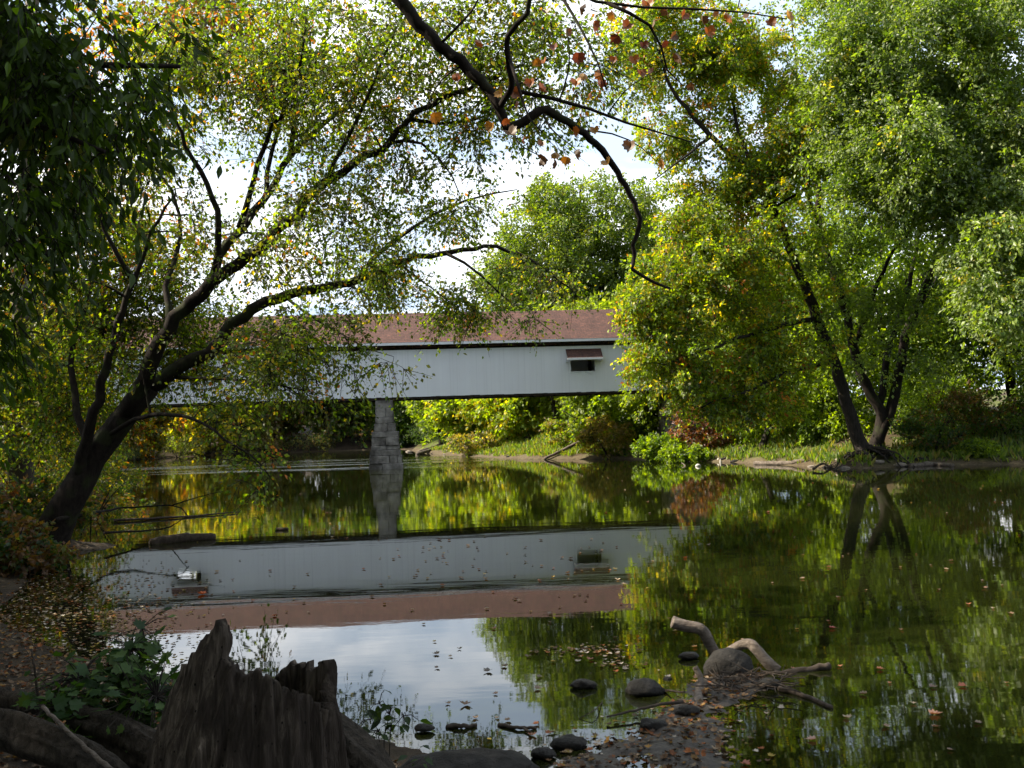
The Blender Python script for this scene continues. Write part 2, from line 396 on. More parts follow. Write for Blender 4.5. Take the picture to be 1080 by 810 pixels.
    leaves(lg, tpl, pos[ok], ax.reshape(-1, 3)[ok], nr.reshape(-1, 3)[ok], zs[ok], np.clip(col.reshape(-1, 3), 0, 1)[ok])
    if sprig:
        a = np.repeat(C, spr, 0); b = a + (sd * sl[..., None]).reshape(-1, 3); b[:, 2] -= droop * .4 * rc
        sprigs(g, a, b, twr * .30)
    g.build('trunk', bark, root, smooth=True); lg.build('crown', lmat, root)
    return root
def E(x, y, d, rx, ry, rd, w=1.0):      # crown lobe: centre seen at (x, y), d metres ahead, radii in photo pixels across and up, metres in depth
    k = d / FOC; return (at(x, y, d), (rx * k, rd, ry * k), w)
def path(*q): return [at(*p) for p in q]
def gnd(x, y): return np.array([x, y, float(ground_z(np.array([x]), np.array([y]))[0])])

def simple_tree(name, label, x, y, h, w, pal, seed, group=None, ncl=260, nl=36, leaf=.3, rc=None, low=.12, lean=(0, 0), bark=B_GREY, lmat=L_GEN, thr=.42, cat='tree', shell=.5, spr=4):
    rng = np.random.default_rng(seed + 999); b = gnd(x, y); b[2] -= .15
    top = b + np.array([lean[0], lean[1], h * .86]); r = .018 * h + .05
    mid = (b + top) / 2 + np.array([rng.normal(0, .05 * h), rng.normal(0, .05 * h), 0])
    limbs = [([b, mid, top], r, r * .15)]
    for k in range(6):
        a = rng.uniform(0, 6.28); t = rng.uniform(.2, .65); s = b + (mid - b) * min(1, 2 * t) if t < .5 else mid + (top - mid) * (2 * t - 1)
        e = s + np.array([math.cos(a) * w * .36, math.sin(a) * w * .36, h * rng.uniform(.12, .3)])
        limbs.append(([s, (s + e) / 2 + np.array([0, 0, -.03 * h]), e], r * .42, r * .1))
    lobes = [(b + np.array([lean[0] * .55, lean[1] * .55, h * (.5 + low * .5)]), (w * .38, w * .38, h * (.5 - low * .5)), 1.1)]
    for k in range(7):
        a = rng.uniform(0, 6.28); zz = rng.uniform(low + .14, .84); rr = w * .5 * math.sin(math.pi * (.22 + .62 * zz)) * rng.uniform(.45, .7)
        lobes.append((b + np.array([lean[0] * zz + math.cos(a) * rr, lean[1] * zz + math.sin(a) * rr, h * zz]), np.array([w, w, h * .55]) * rng.uniform(.17, .26), 1.0))
    rc = rc or w * .11
    return tree(name, label, cat, group, limbs, lobes, ncl, nl, rc, leaf, pal, seed, bark, lmat, base=b, shell=shell, thr=thr, nsc=2.2 / w, spr=spr, sides=7, twr=.03, droop=.2)

def build_trees():
    # ---- leaning tree on the near left bank
    d = 22.6; b = gnd(*onz(42, 588)[:2]); b[2] -= .2
    tr = [b] + path((72, 530, 22.6), (100, 484, 22.7), (128, 440, 22.8), (155, 408, 22.9), (185, 398, 23))
    limbs = [([b] + path((70, 532, 22.6), (98, 486, 22.7), (128, 440, 22.8), (158, 408, 22.9)), .37, .23),
             (path((158, 408, 22.9), (190, 388, 23), (222, 370, 23), (241, 345, 23.2), (270, 326, 23.4), (300, 313, 23.6), (341, 302, 24), (375, 298, 24.2), (420, 277, 24.6), (470, 267, 25), (520, 262, 25.3), (560, 276, 25.5), (600, 303, 25.6)), .165, .018),
             (path((132, 436, 22.8), (150, 402, 22.4), (178, 349, 22.2), (207, 315, 22), (235, 288, 21.8), (259, 272, 21.7), (290, 245, 21.5), (315, 222, 21.4), (345, 194, 21.2), (372, 174, 21), (407, 152, 20.8), (433, 126, 20.6), (477, 100, 20.4), (520, 80, 20.3), (577, 63, 20.2)), .185, .02),
             (path((225, 294, 21.9), (232, 266, 22.2), (256, 237, 22.6), (281, 207, 23), (307, 163, 23.4), (348, 126, 23.8), (388, 89, 24.2), (421, 72, 24.4), (484, 63, 24.8)), .105, .015),
             (path((252, 240, 22.5), (267, 193, 22.2), (285, 137, 22), (304, 108, 21.8), (318, 60, 21.5), (322, 10, 21.3)), .07, .015),
             (path((306, 166, 23.4), (311, 122, 23.4), (322, 85, 23.3), (345, 35, 23.2), (350, -30, 23)), .06, .015),
             (path((226, 292, 21.9), (230, 232, 21.4), (211, 178, 21.2), (194, 152, 21), (181, 108, 20.9), (175, 50, 20.8)), .08, .015),
             (path((80, 510, 22.6), (88, 468, 22.3), (107, 415, 22.1), (122, 356, 22), (141, 300, 21.8), (163, 240, 21.6), (185, 205, 21.5)), .14, .02),
             (path((112, 460, 22.7), (150, 440, 21.5), (200, 440, 20.5), (240, 465, 19.8), (270, 485, 19.4), (285, 503, 19.2)), .06, .012),
             (path((185, 398, 23), (240, 400, 22), (290, 405, 21.3), (325, 412, 21), (350, 418, 20.9)), .045, .008),
             (path((300, 313, 23.6), (330, 335, 23), (365, 355, 22.5), (395, 372, 22.3), (415, 376, 22.2)), .035, .006),
             (path((375, 298, 24.2), (405, 262, 24), (440, 238, 24), (490, 212, 24), (545, 200, 24.2)), .06, .012),
             (path((470, 267, 25), (500, 285, 25), (535, 318, 25), (562, 330, 25)), .04, .007),
             (path((345, 194, 21.2), (355, 165, 20.7), (380, 120, 20), (405, 60, 19.6), (430, 5, 19.4)), .05, .012),
             (path((281, 207, 23), (285, 165, 23.4), (300, 120, 23.8), (325, 70, 24.2), (360, 25, 24.5)), .06, .012), (path((178, 349, 22.2), (175, 300, 22.8), (190, 250, 23.4), (180, 200, 23.8), (150, 160, 24)), .08, .014), (path((142, 300, 21.8), (120, 260, 21.6), (100, 210, 21.5), (95, 150, 21.5)), .06, .012),
             (path((98, 486, 22.7), (80, 430, 23.2), (75, 370, 23.6), (95, 300, 24), (110, 230, 24.3)), .10, .02), (path((407, 152, 20.8), (440, 150, 20.4), (470, 175, 20.2), (485, 205, 20)), .04, .008), (path((433, 126, 20.6), (470, 130, 20.8), (520, 120, 21), (580, 95, 21)), .04, .008), (path((420, 277, 24.6), (445, 296, 24.6), (466, 312, 24.4), (478, 322, 24.4)), .035, .006)]
    lobes = [E(110, 330, 25, 90, 110, 2.4, 1.5), E(70, 430, 25, 70, 70, 2, 1), E(200, 300, 24.8, 90, 80, 2, 1), E(190, 380, 24.8, 90, 40, 1.6, .9), E(130, 330, 21, 70, 60, 1.2, .35), E(80, 250, 25, 80, 80, 2, .9), E(160, 170, 24, 70, 70, 2, .6), E(300, 70, 22, 110, 80, 3.5, 1.5),
             E(290, 250, 21.5, 100, 60, 3, .5), E(330, 200, 21, 80, 50, 2.5, .4), E(400, 90, 21.5, 80, 60, 3, 1.0), E(290, 380, 21.5, 65, 45, 2.4, 1.2), E(330, 345, 22, 55, 30, 2, .9),
             E(400, 290, 24.2, 90, 45, 2.5, .9), E(450, 240, 24, 70, 35, 2, .5), E(490, 320, 25, 55, 24, 1.6, 1.0), E(520, 90, 20.6, 70, 60, 2.5, .8), E(230, 440, 20.5, 60, 25, 2, .5),
             E(270, 485, 19.5, 30, 18, 1.2, .5), E(380, 200, 22, 60, 60, 2.5, .4), E(365, 385, 22, 35, 30, 1.5, .3), E(430, 170, 21, 60, 35, 2, .45), E(560, 290, 25.4, 60, 22, 1.5, .45), E(470, 20, 20, 90, 50, 2.5, .8),
             E(180, 60, 21, 70, 70, 3, .7), E(570, 30, 20.2, 70, 45, 2, 1.0), E(625, 75, 20.4, 55, 50, 2, .6), E(575, 120, 20.4, 45, 30, 2, .4), E(500, 150, 20.6, 45, 35, 2, .4)]
    lobes += [(np.array(p_[-1]) - [0, 0, .15], (.8, .7, .22), .3 if p_[-1][2] < 5.2 else .5) for p_, _, _ in limbs[1:]] + [(np.array(p_[-2]), (.7, .6, .25), .3) for p_, _, _ in limbs[1:]]
    tree('leaning_tree', 'dark multi-limbed tree leaning far out over the river from the left bank', 'tree', None, limbs, lobes, 2250, 48, .58, .086,
         [(GREEN, 4), (OLIVE, 3), (LIME, 2.2), (YEL, .6), (ORANGE, .25)], 11, B_DARK, L_GEN, base=b, shell=.7, thr=.40, nsc=.8, droop=.3, spr=4, sprig=True, sides=12, twr=.028, jit=.05)

    # ---- overhanging sycamore (trunk beside the camera, out of the frame), its long drooping branch
    b = gnd(-6.2, 2.6); b[2] -= .2
    limbs = [([b, b + [.3, .8, 3], b + [.9, 2, 6.2]], .34, .26),
             ([b + [.9, 2, 6.2]] + [np.array([-3.6, 6.6, 8.7])] + path((395, -45, 9), (415, -10, 9)), .12, .062),
             (path((415, -10, 9), (440, 24, 9), (464, 47, 9), (490, 68, 9), (514, 93, 9), (527, 114, 9), (534, 132, 9), (552, 128, 9), (572, 116, 9), (592, 124, 9.05), (612, 138, 9.1), (640, 165, 9.2), (662, 200, 9.3), (674, 232, 9.35), (669, 262, 9.4), (669, 284, 9.4), (688, 296, 9.45), (706, 304, 9.5)), .060, .012),
             (path((527, 114, 9), (540, 92, 8.8), (536, 60, 8.7), (537, 35, 8.6), (553, 18, 8.5), (562, -15, 8.4)), .028, .02),
             (path((537, 60, 8.7), (548, 95, 8.5), (556, 120, 8.4), (572, 140, 8.3)), .016, .005),
             (path((540, 95, 9), (590, 106, 9), (640, 122, 9.2), (690, 138, 9.4), (730, 150, 9.6)), .02, .006),
             (path((464, 47, 9), (480, 30, 8.9), (500, 8, 8.9), (512, -20, 8.8)), .014, .006), (path((490, 68, 9), (470, 80, 9), (455, 100, 9.1), (450, 122, 9.1)), .010, .003), (path((572, 116, 9), (580, 135, 8.9), (595, 148, 8.9), (610, 160, 8.9)), .010, .003), (path((612, 138, 9.1), (640, 140, 9.2), (668, 150, 9.2), (690, 168, 9.3)), .010, .003), (path((534, 132, 9), (548, 152, 8.9), (560, 160, 8.9), (575, 168, 8.9)), .009, .003), (path((590, 106, 9), (600, 70, 8.9), (598, 30, 8.8)), .009, .004), (path((640, 122, 9.2), (660, 95, 9.2), (690, 75, 9.2)), .007, .003),
             (path((580, -20, 8.8), (640, 5, 8.8), (700, 8, 8.8), (770, 12, 8.8), (830, 20, 8.9)), .016, .005),
             (path((585, -15, 8.8), (610, 25, 8.6), (628, 60, 8.5), (640, 95, 8.5)), .016, .005),
             (path((640, 3, 8.8), (690, 30, 8.8), (700, 70, 8.9), (720, 90, 9)), .018, .005),
             ([b + [.9, 2, 6.2], np.array([-4, 6, 10]), np.array([-2, 9, 12])] + path((520, -120, 8.5), (580, -20, 8.8)), .14, .028),
             ([b + [.9, 2, 6.2], b + [.5, 1, 10], b + [-1, 0, 15]], .2, .05), ([b + [.7, 1.4, 5], b + [-2, 3, 9], b + [-4, 5, 12]], .15, .04)]
    lobes = [E(530, 100, 9, 20, 18, .3, .05)]
    rng = np.random.default_rng(5)
    lobes = [(b + np.array([.5, 2.5, 12.5]), (5.5, 4.5, 3.5), 1), (b + np.array([-3, 4, 12]), (4, 4, 3.5), 1)]
    root = tree('sycamore', 'sycamore whose bare dark branch hooks down over the water from the top of the photo', 'tree', None, limbs, lobes, 240, 40, .9, .2,
                [(OLIVE, 2), (ORANGE, 1), (RUST, 1), (GREEN, 1)], 21, B_DARK, L_GEN, base=b, sides=10, tpl=T_LOBED, jit=.01, up=.3)
    # large russet leaves still hanging on the branch
    px = [(480, 78), (458, 118), (700, 168), (665, 150), (640, 170), (572, 150), (605, 160), (520, 130), (548, 108), (560, 84), (610, 55), (622, 98), (648, 60), (660, 5), (682, 2), (715, 55), (728, 88), (745, 30), (790, 15), (810, 22), (503, 41), (585, 48), (597, 30), (625, 22), (565, 62), (540, 95), (527, 96), (567, 94), (550, 150), (571, 167), (574, 64), (598, 165), (616, 77), (635, 77), (675, 75), (627, 135), (612, 137), (653, 37), (664, 25), (678, 45), (690, 20), (705, 15), (722, 14), (740, 18), (754, 10), (768, 13), (700, 42), (712, 36), (536, 139), (585, 160), (531, 125), (633, 85), (607, 85), (588, 170), (645, 12), (610, 8), (575, 12), (828, 14), (690, 72), (668, 60)]
    px = np.array(px); n = len(px); P = np.array([at(x, y, 8.7 + .3 * rng.random()) for x, y in px])
    lg = Geo(); ax = rng.normal(0, .5, (n, 3)); ax[:, 2] -= .9; nr = rng.normal(0, .8, (n, 3)); nr[:, 1] -= .6
    pal = np.array([ORANGE, RUST, BROWN, (.12, .035, .02), (.3, .16, .02)]); c = pal[rng.integers(0, 5, n)]
    leaves(lg, T_BROAD, P, ax, nr, rng.uniform(.065, .115, n), c); lg.build('hanging_leaves', L_DEAD, root)

    # ---- dark maple whose boughs hang in at the upper left, close by
    b = gnd(-7.4, 6.6); b[2] -= .2
    limbs = [([b, b + [.2, .1, 3], b + [.6, .2, 7]], .24, .14), ([b + [.3, .1, 4.2]] + path((-40, 40, 6.5), (60, 40, 6.3), (140, 90, 6.2), (190, 70, 6.2)), .09, .012),
             ([b + [.3, .1, 3.6]] + path((-60, 140, 6), (40, 130, 5.8), (110, 160, 5.7)), .08, .012), ([b + [.3, .1, 3]] + path((-60, 260, 5.8), (10, 260, 5.6)), .06, .012),
             ([b + [.2, .1, 2.2]] + path((-80, 420, 5.8), (-10, 420, 5.6)), .05, .01), ([b + [.6, .2, 7]] + [b + [.5, .2, 10]], .14, .03)]
    lobes = [E(40, 60, 6.2, 120, 90, 1.0, 1.5), E(105, 85, 6.2, 78, 75, .8, .8), E(20, 200, 5.8, 75, 85, .8, 1.1), E(70, 30, 6.4, 120, 40, 1, .9), E(-60, 300, 5.8, 75, 120, .8, .8), E(-20, 300, 5.7, 42, 50, .5, .35), E(-20, 430, 5.7, 48, 75, .4, .35),
             (b + np.array([.3, .8, 8]), (2.6, 2.4, 2.4), .8)]
    tree('dark_maple', 'dark green tree hanging its shaded boughs into the upper left of the photo', 'tree', None, limbs, lobes, 660, 40, .32, .078,
         [((.030, .055, .007), 5), ((.024, .046, .008), 3), (GREEN, 1), (OLIVE, .4)], 31, B_DARK, L_DARK, base=b, tpl=T_NARROW, droop=.7, spr=4, sprig=True, twr=.012, thr=.36, nsc=1.2, up=.25, jit=.02)

    # ---- pale barked sycamore with autumn leaves behind the leaning tree
    b = gnd(*at(26, 500, 28)[:2]); b[2] -= .2
    limbs = [([b] + path((22, 420, 28.0), (24, 330, 28.0), (20, 260, 28.0), (30, 200, 28.0), (25, 90, 28.0), (40, -40, 28.0)), .34, .16),
             (path((20, 292, 28.0), (55, 240, 28.3), (95, 185, 28.6), (120, 140, 28.9), (148, 112, 29.2), (200, 55, 29.6), (230, -10, 30.0)), .20, .06),
             (path((70, 200, 28.6), (140, 165, 30.0), (190, 140, 31.0), (225, 118, 31.5), (250, 122, 32.0), (275, 132, 32.4)), .09, .02),
             (path((225, 118, 31.5), (260, 98, 32.0), (300, 80, 32.4)), .05, .015), (path((48, 250, 28.2), (48, 300, 27.5), (44, 350, 27.0)), .05, .02)]
    lobes = [E(40, 100, 29, 90, 110, 3, 1), E(180, 20, 30, 110, 60, 3, 1.1), E(100, 210, 30, 80, 60, 3, .8), E(270, 20, 32, 90, 50, 3, .9), E(60, 330, 29, 60, 70, 3, .7), E(380, 130, 34, 70, 60, 3, .35), E(160, 240, 32, 90, 40, 3, .5)]
    tree('pale_sycamore', 'pale barked sycamore with rust leaves behind the leaning tree', 'tree', None, limbs, lobes, 560, 30, .75, .16,
         [(OLIVE, 3), (RUST, 1.3), (ORANGE, 1.2), (LIME, 1.5), (GREEN, 2)], 41, B_SYC, L_GEN, base=b, shell=.7, thr=.42, sides=10, spr=4, sprig=True, jit=.03)

    # ---- woods on the left bank
    W = [('bushy young tree with olive foliage at the left edge under the pale sycamore', -14.8, 28, 8.5, 8, [(GREEN, 3), (OLIVE, 3), (LIME, 1.5), (YEL, .7)], .14, 300, 40),
         ('young yellowing tree behind the trunk of the leaning tree', -17.5, 37, 9.5, 8, [(OLIVE, 3), (LIME, 2), (YEL, 1.2), (ORANGE, .4)], .16, 300, 40),
         ('tall thin leaved green tree behind the leaning tree', -23.5, 46, 15, 10, [(GREEN, 3), (OLIVE, 2), (LIME, 1)], .2, 330, 40),
         ('low dark bushy tree where the left bank meets the bridge', -27.5, 57, 9, 8, [(DKGREEN, 3), (GREEN, 3), (OLIVE, 1)], .2, 240, 40),
         ('dark olive tree standing close behind the pale sycamore', -18.5, 31.5, 14, 9, [(GREEN, 3), (DKGREEN, 2), (OLIVE, 2)], .17, 360, 42), ('rust tinged tree at the left edge of the photo behind the dark maple', -27, 40, 17, 12, [(OLIVE, 3), (RUST, 1.3), (GREEN, 2), (YEL, 1)], .24, 300, 40),
         ('tall green tree by the hidden left end of the bridge', -37, 66, 15, 11, [(GREEN, 3), (OLIVE, 2), (DKGREEN, 2)], .26, 300, 36)]
    for i, (lb, x, y, h, w, pal, lf, nc, nl) in enumerate(W):
        simple_tree('woodland_tree', lb, x, y, h, w, pal, 100 + i, 'trees on the left bank', nc, nl, lf, low=.02, thr=.38)
    for i, (x, y, h, w_, lb) in enumerate([(-13.5, 5, 17, 11, 'big unseen shade tree on the bank left of the camera'), (-15, -3, 18, 11, 'tall unseen shade tree on the bank behind and left of the camera'), (-14.5, 13, 16, 10, 'unseen shade tree on the bank between the camera and the leaning tree'), (-21, 20, 18, 12, 'unseen shade tree back from the bank left of the leaning tree'), (-22, 10, 19, 12, 'tall unseen shade tree well back on the left bank'), (-5, -9, 19, 15, 'big spreading unseen shade tree behind the camera'), (4, -7, 18, 14, 'spreading unseen shade tree behind the camera to the right'), (-11, -14, 19, 13, 'tall unseen shade tree far behind the camera')]):  # unseen trees added to shade the foreground and block sky behind the camera
        simple_tree('shade_tree', lb, x, y, h, w_, [(GREEN, 3), (DKGREEN, 2), (OLIVE, 2)], 150 + i, 'unseen shade trees on the near left bank', 420, 40, .28, low=.12, thr=.3)
    # ---- far woods beyond the left span
    FAR = [(-47, 108, 11, 10, 'dark green tree at far left beyond the bridge'), (-41, 112, 12, 10, 'far tree with orange foliage seen under the left span'), (-35.5, 121, 11, 11, 'yellow far tree beside the orange one under the left span'),
           (-29, 126, 12, 11, 'olive far tree with bare lower trunk left of the pier'), (-22.5, 127, 11, 10, 'dusky green far tree beyond the left span'), (-16.5, 127, 12.5, 10, 'green far tree close left of the pier'),
           (-11, 122, 13, 9, 'shaded far tree directly behind the pier'), (-33, 136, 13, 14, 'taller far tree showing above its olive neighbour'), (-20, 138, 13, 14, 'dark far tree at the bend of the river'), (-52, 128, 14, 15, 'large far tree behind the dark green one at far left'), (-42, 140, 14, 15, 'pale olive far tree behind the orange one'), (-9, 136, 13, 14, 'dim far tree behind the pier on the outer bend')]
    fp = [[(DKGREEN, 3), (GREEN, 2)], [(ORANGE, .6), (OLIVE, 2), (YEL, 1)], [(YEL, 2), (LIME, 2), (OLIVE, 2)], [(OLIVE, 3), (GREEN, 1), (BROWN, .6)], [(GREEN, 2), (OLIVE, 2), (BROWN, .8)], [(GREEN, 3), (OLIVE, 2)], [(DKGREEN, 2), (GREEN, 2)], [(OLIVE, 2), (GREEN, 2)], [(DKGREEN, 3), (GREEN, 1)], [(GREEN, 2), (OLIVE, 1)], [(OLIVE, 3), (GREEN, 2)], [(DKGREEN, 2), (GREEN, 2)]]
    for i, (x, y, h, w, lb) in enumerate(FAR):
        simple_tree('far_tree', lb, x, y, h, w, fp[i], 200 + i, 'far trees beyond the bridge', 280, 36, .48, low=-.04, thr=.33)
    # ---- trees beyond the bridge on the right bank
    simple_tree('yellow_tree', 'bright yellow green tree under the bridge just right of the pier', -4.6, 96.5, 10.5, 8.5, [(YEL, .7), (LIME, 4), (PALEG, 1)], 301, 'trees under the right span', 620, 50, .34, low=.04, thr=.28)
    simple_tree('yellow_tree', 'second yellow tree with rounder crown right of the bright yellow one', -.4, 88, 9.5, 8, [(YEL, .9), (LIME, 3), (PALEG, 1)], 302, 'trees under the right span', 620, 50, .32, low=.04, thr=.28)
    simple_tree('green_tree', 'green tree with a leaning dark trunk under the middle of the right span', 3.6, 83.5, 11, 8, [(LIME, 3), (PALEG, 3)], 303, 'trees under the right span', 380, 40, .30, low=.1, thr=.37, lean=(-1.2, 0))
    simple_tree('green_tree', 'leafy green tree right of centre under the bridge', 7.6, 79, 11, 8, [(LIME, 3), (PALEG, 3)], 304, 'trees under the right span', 380, 40, .30, low=.1, thr=.37)
    simple_tree('green_tree', 'shaded green tree by the right end of the bridge', 12, 78, 11, 8, [(GREEN, 2), (LIME, 3)], 305, 'trees under the right span', 340, 40, .3, low=.06, thr=.36)
    # tall crown above the roof
    b = gnd(6.5, 90); b[2] -= .2
    k = 92
    limbs = [([b, b + [.3, 0, 8], b + [-.2, .5, 15], b + [0, 0, 21]], .42, .08)]
    for x, y in ((540, 290), (560, 240), (600, 215), (640, 220), (670, 260), (650, 300), (580, 280), (690, 300)):
        s = b + np.array([0, 0, 7 + .03 * (330 - y) * 2]); limbs.append(([s, (s + at(x, y, k)) / 2 + [0, 0, -.6], at(x, y, k)], .16, .03))
    lobes = [E(600, 285, k, 80, 80, 6, 2), E(560, 250, k - 2, 40, 40, 3.5), E(610, 215, k, 50, 32, 4), E(655, 235, k, 40, 45, 4), E(535, 300, k - 2, 28, 40, 3), E(660, 300, k, 45, 45, 4), E(580, 330, k - 2, 60, 35, 4), E(640, 350, k, 60, 50, 4), E(522, 300, k, 20, 34, 2, .8), E(680, 240, k, 24, 50, 3, .8), E(590, 200, k, 34, 22, 3, .7), E(550, 345, k - 1, 45, 30, 3)]
    tree('tall_tree', 'tall round crowned grey green tree rising above the bridge roof', 'tree', None, limbs, lobes, 1600, 64, 1.15, .255, [(GREYG, 4), (PALEG, 2), (GREEN, 2), (OLIVE, .8)], 310, B_GREY, L_GEN, base=b, shell=.42, thr=.40, nsc=.35, spr=4, droop=.2, twr=.03)
    simple_tree('green_tree', 'broad green tree half hidden behind the yellow sycamore, right of the tall crown', 16.5, 88, 19, 12, [(GREEN, 3), (OLIVE, 2), (DKGREEN, 2)], 306, 'trees under the right span', 420, 40, .34, low=.05, thr=.36)
    for i, (x, y, h, w_, lb) in enumerate([(1.5, 101, 12, 10, 'pale green tree behind the two yellow trees'), (8, 97, 12, 10, 'leafy tree filling the gap under the middle of the right span'), (13.5, 92, 12, 9, 'green tree behind the shaded tree at the right end of the bridge'), (5.5, 74.5, 6.5, 5.5, 'small bright tree at the bank edge under the right span'), (10.5, 73, 7, 5.5, 'low spreading tree under the bridge left of the yellow sycamore'), (19, 78, 13, 10, 'mid green tree behind the middle of the yellow sycamore'), (-7.5, 108, 10, 8, 'small tree by the far rubble just right of the pier')]):
        simple_tree('green_tree', lb, x, y, h, w_, [(GREEN, 1.5), (LIME, 3), (PALEG, 3)], 360 + i, 'trees under the right span', 340, 42, .33 if y > 80 else .24, low=.0, thr=.33)
    # spruce
    b = gnd(12.8, 96); b[2] -= .2; hh = at(691, 182, 96)[2] - b[2]
    lobes = []
    for i in range(11):
        t = i / 10; lobes.append((b + np.array([0, 0, hh * (.12 + .84 * t)]), (3.0 * (1 - t) + .15,) * 2 + (hh * .06,), 1))
    tree('spruce', 'dark narrow spruce tip beside the tall crown', 'tree', None, [([b, b + [0, 0, hh * .5], b + [0, 0, hh]], .25, .02)], lobes, 420, 40, .7, .24, [((.022, .045, .026), 3), ((.03, .05, .03), 1)], 311, B_DARK, L_GEN, base=b, droop=.5, thr=.3, spr=5, flat=.3)

    # ---- right bank: yellow sycamore leaning left over the water
    b = gnd(*(onz(918, 492.5)[:2] + np.array([.1, 1.0]))); b[2] -= .2; D = b[1]
    limbs = [([b] + path((893, 425, D), (880, 382, D), (856, 322, D - .3), (838, 275, D - .5), (815, 220, D - .8), (795, 185, D - 1), (750, 144, D - 1.5), (708, 92, D - 2), (690, 40, D - 2)), .34, .05),
             (path((795, 185, D - 1), (775, 120, D - .5), (770, 60, D), (780, 0, D)), .10, .03), (path((838, 275, D - .5), (790, 260, D - 2.5), (740, 265, D - 3.5), (690, 290, D - 4)), .13, .03),
             (path((862, 335, D - .2), (820, 345, D - 2.5), (770, 360, D - 4), (700, 385, D - 5)), .13, .03), (path((880, 382, D), (840, 390, D - 3), (790, 410, D - 4), (740, 430, D - 4.5)), .12, .03),
             (path((750, 144, D - 1.5), (730, 160, D - 3), (690, 190, D - 3.5)), .09, .02), (path((815, 220, D - .8), (830, 150, D), (840, 80, D + .5), (835, 20, D + .5)), .11, .03),
             (path((815, 220, D - .8), (770, 205, D - 2), (745, 187, D - 2)), .07, .02), (path((815, 220, D - .8), (860, 190, D - 2), (890, 150, D - 3)), .08, .02)]
    lobes = [E(735, 60, D - 1.5, 65, 70, 3, 1.4), E(680, 60, D - 1.5, 45, 60, 2.5, .7), E(800, 80, D, 60, 90, 3, 1.5), E(720, 150, D - 1.5, 50, 55, 2.5, .7), E(790, 190, D - 1.5, 70, 60, 3, 1.6), E(845, 140, D - 3, 42, 70, 2.4, 1.2), E(842, 235, D - 2.5, 42, 40, 2, .9), E(755, 245, D - 2.5, 65, 45, 2.5, 1.2), E(735, 205, D - 2, 45, 40, 2, .7), E(705, 235, D - 3, 26, 30, 1.6, .35), E(870, 365, D - 2.5, 26, 26, 1.3, .25), E(868, 300, D - 2.5, 26, 30, 1.3, .3), E(720, 300, D - 3.5, 62, 65, 3, 1.35), E(690, 330, D - 4, 38, 60, 2, 1.1), E(780, 290, D - 2, 70, 60, 3, 1.2),
             E(800, 365, D - 2.5, 70, 50, 3, 1.2), E(720, 385, D - 4, 55, 48, 2.4, 1.3), E(780, 415, D - 3, 65, 32, 2.4, 1.1), E(822, 428, D - 1.5, 34, 26, 2, .55), E(690, 408, D - 3.5, 30, 28, 1.6, .6), E(745, 430, D - 3.5, 50, 24, 1.8, .6), E(800, 325, D - 1, 40, 50, 2, .6), E(690, 10, D - 1, 70, 40, 3, .7), E(815, 20, D, 45, 40, 2, .4), E(665, 330, D - 4, 14, 32, 1.2, .8), E(672, 395, D - 4, 20, 32, 1.4, .9), E(815, 275, D + 1.8, 45, 45, 1.6, .6), E(845, 320, D + 2, 24, 28, 1.2, .4)]
    roots = []
    rng = np.random.default_rng(77)
    for i in range(26):
        x = rng.uniform(868, 965); p0 = b + np.array([rng.normal(0, .25), -.2, .35 + rng.uniform(0, .35)]); e = onz(x, 491 + rng.uniform(-3, 2), .02)
        m = (p0 + e) / 2 + np.array([rng.normal(0, .3), rng.normal(0, .2) - .2, rng.uniform(0, .3)]); roots.append(([p0, m, e], rng.uniform(.05, .13), .025))
    tree('yellow_sycamore', 'sycamore with yellow green leaves leaning left over the water on the right bank', 'tree', None, limbs, lobes, 3100, 54, .62, .155, [(LIME, 6), (YEL, 1.2), (GREEN, 2.2), (OLIVE, .5), (ORANGE, .28), (RUST, .1)], 320, B_GREY, L_GEN, base=b, shell=.72, thr=.45, nsc=.5, spr=4, sprig=True, droop=.3, twr=.022, roots=roots, sides=10)

    # ---- silver maple with several dark stems, behind it
    b = gnd(b[0] + .8, b[1] + 1.3); b[2] -= .25; D = b[1]
    limbs = [([b] + path((930, 440, D), (912, 405, D), (900, 365, D), (890, 320, D + .5), (868, 250, D + 1), (862, 180, D + 1), (870, 90, D + 1.5), (880, 0, D + 2)), .28, .06),
             ([b] + path((938, 435, D), (948, 395, D), (956, 352, D), (972, 312, D), (986, 275, D), (1003, 245, D + .3), (1030, 190, D + .5), (1045, 100, D + 1), (1050, 0, D + 1)), .28, .06),
             (path((928, 425, D), (938, 370, D + .5), (950, 330, D + 1), (958, 300, D + 1), (968, 240, D + 1.5), (960, 150, D + 1.5)), .18, .04),
             (path((900, 365, D), (915, 330, D - .5), (925, 300, D - .8), (945, 262, D - 1), (985, 215, D - 1.5)), .14, .04),
             (path((986, 275, D), (1010, 272, D - 1), (1040, 280, D - 2)), .08, .02), (path((1030, 100, D), (1010, 85, D - 1), (975, 70, D - 2), (920, 75, D - 2.5)), .12, .03),
             (path((868, 250, D + 1), (850, 200, D), (845, 140, D)), .1, .02), (path((1003, 245, D + .3), (970, 130, D - 2), (950, 60, D - 2)), .1, .02)]
    k = D - 6.5
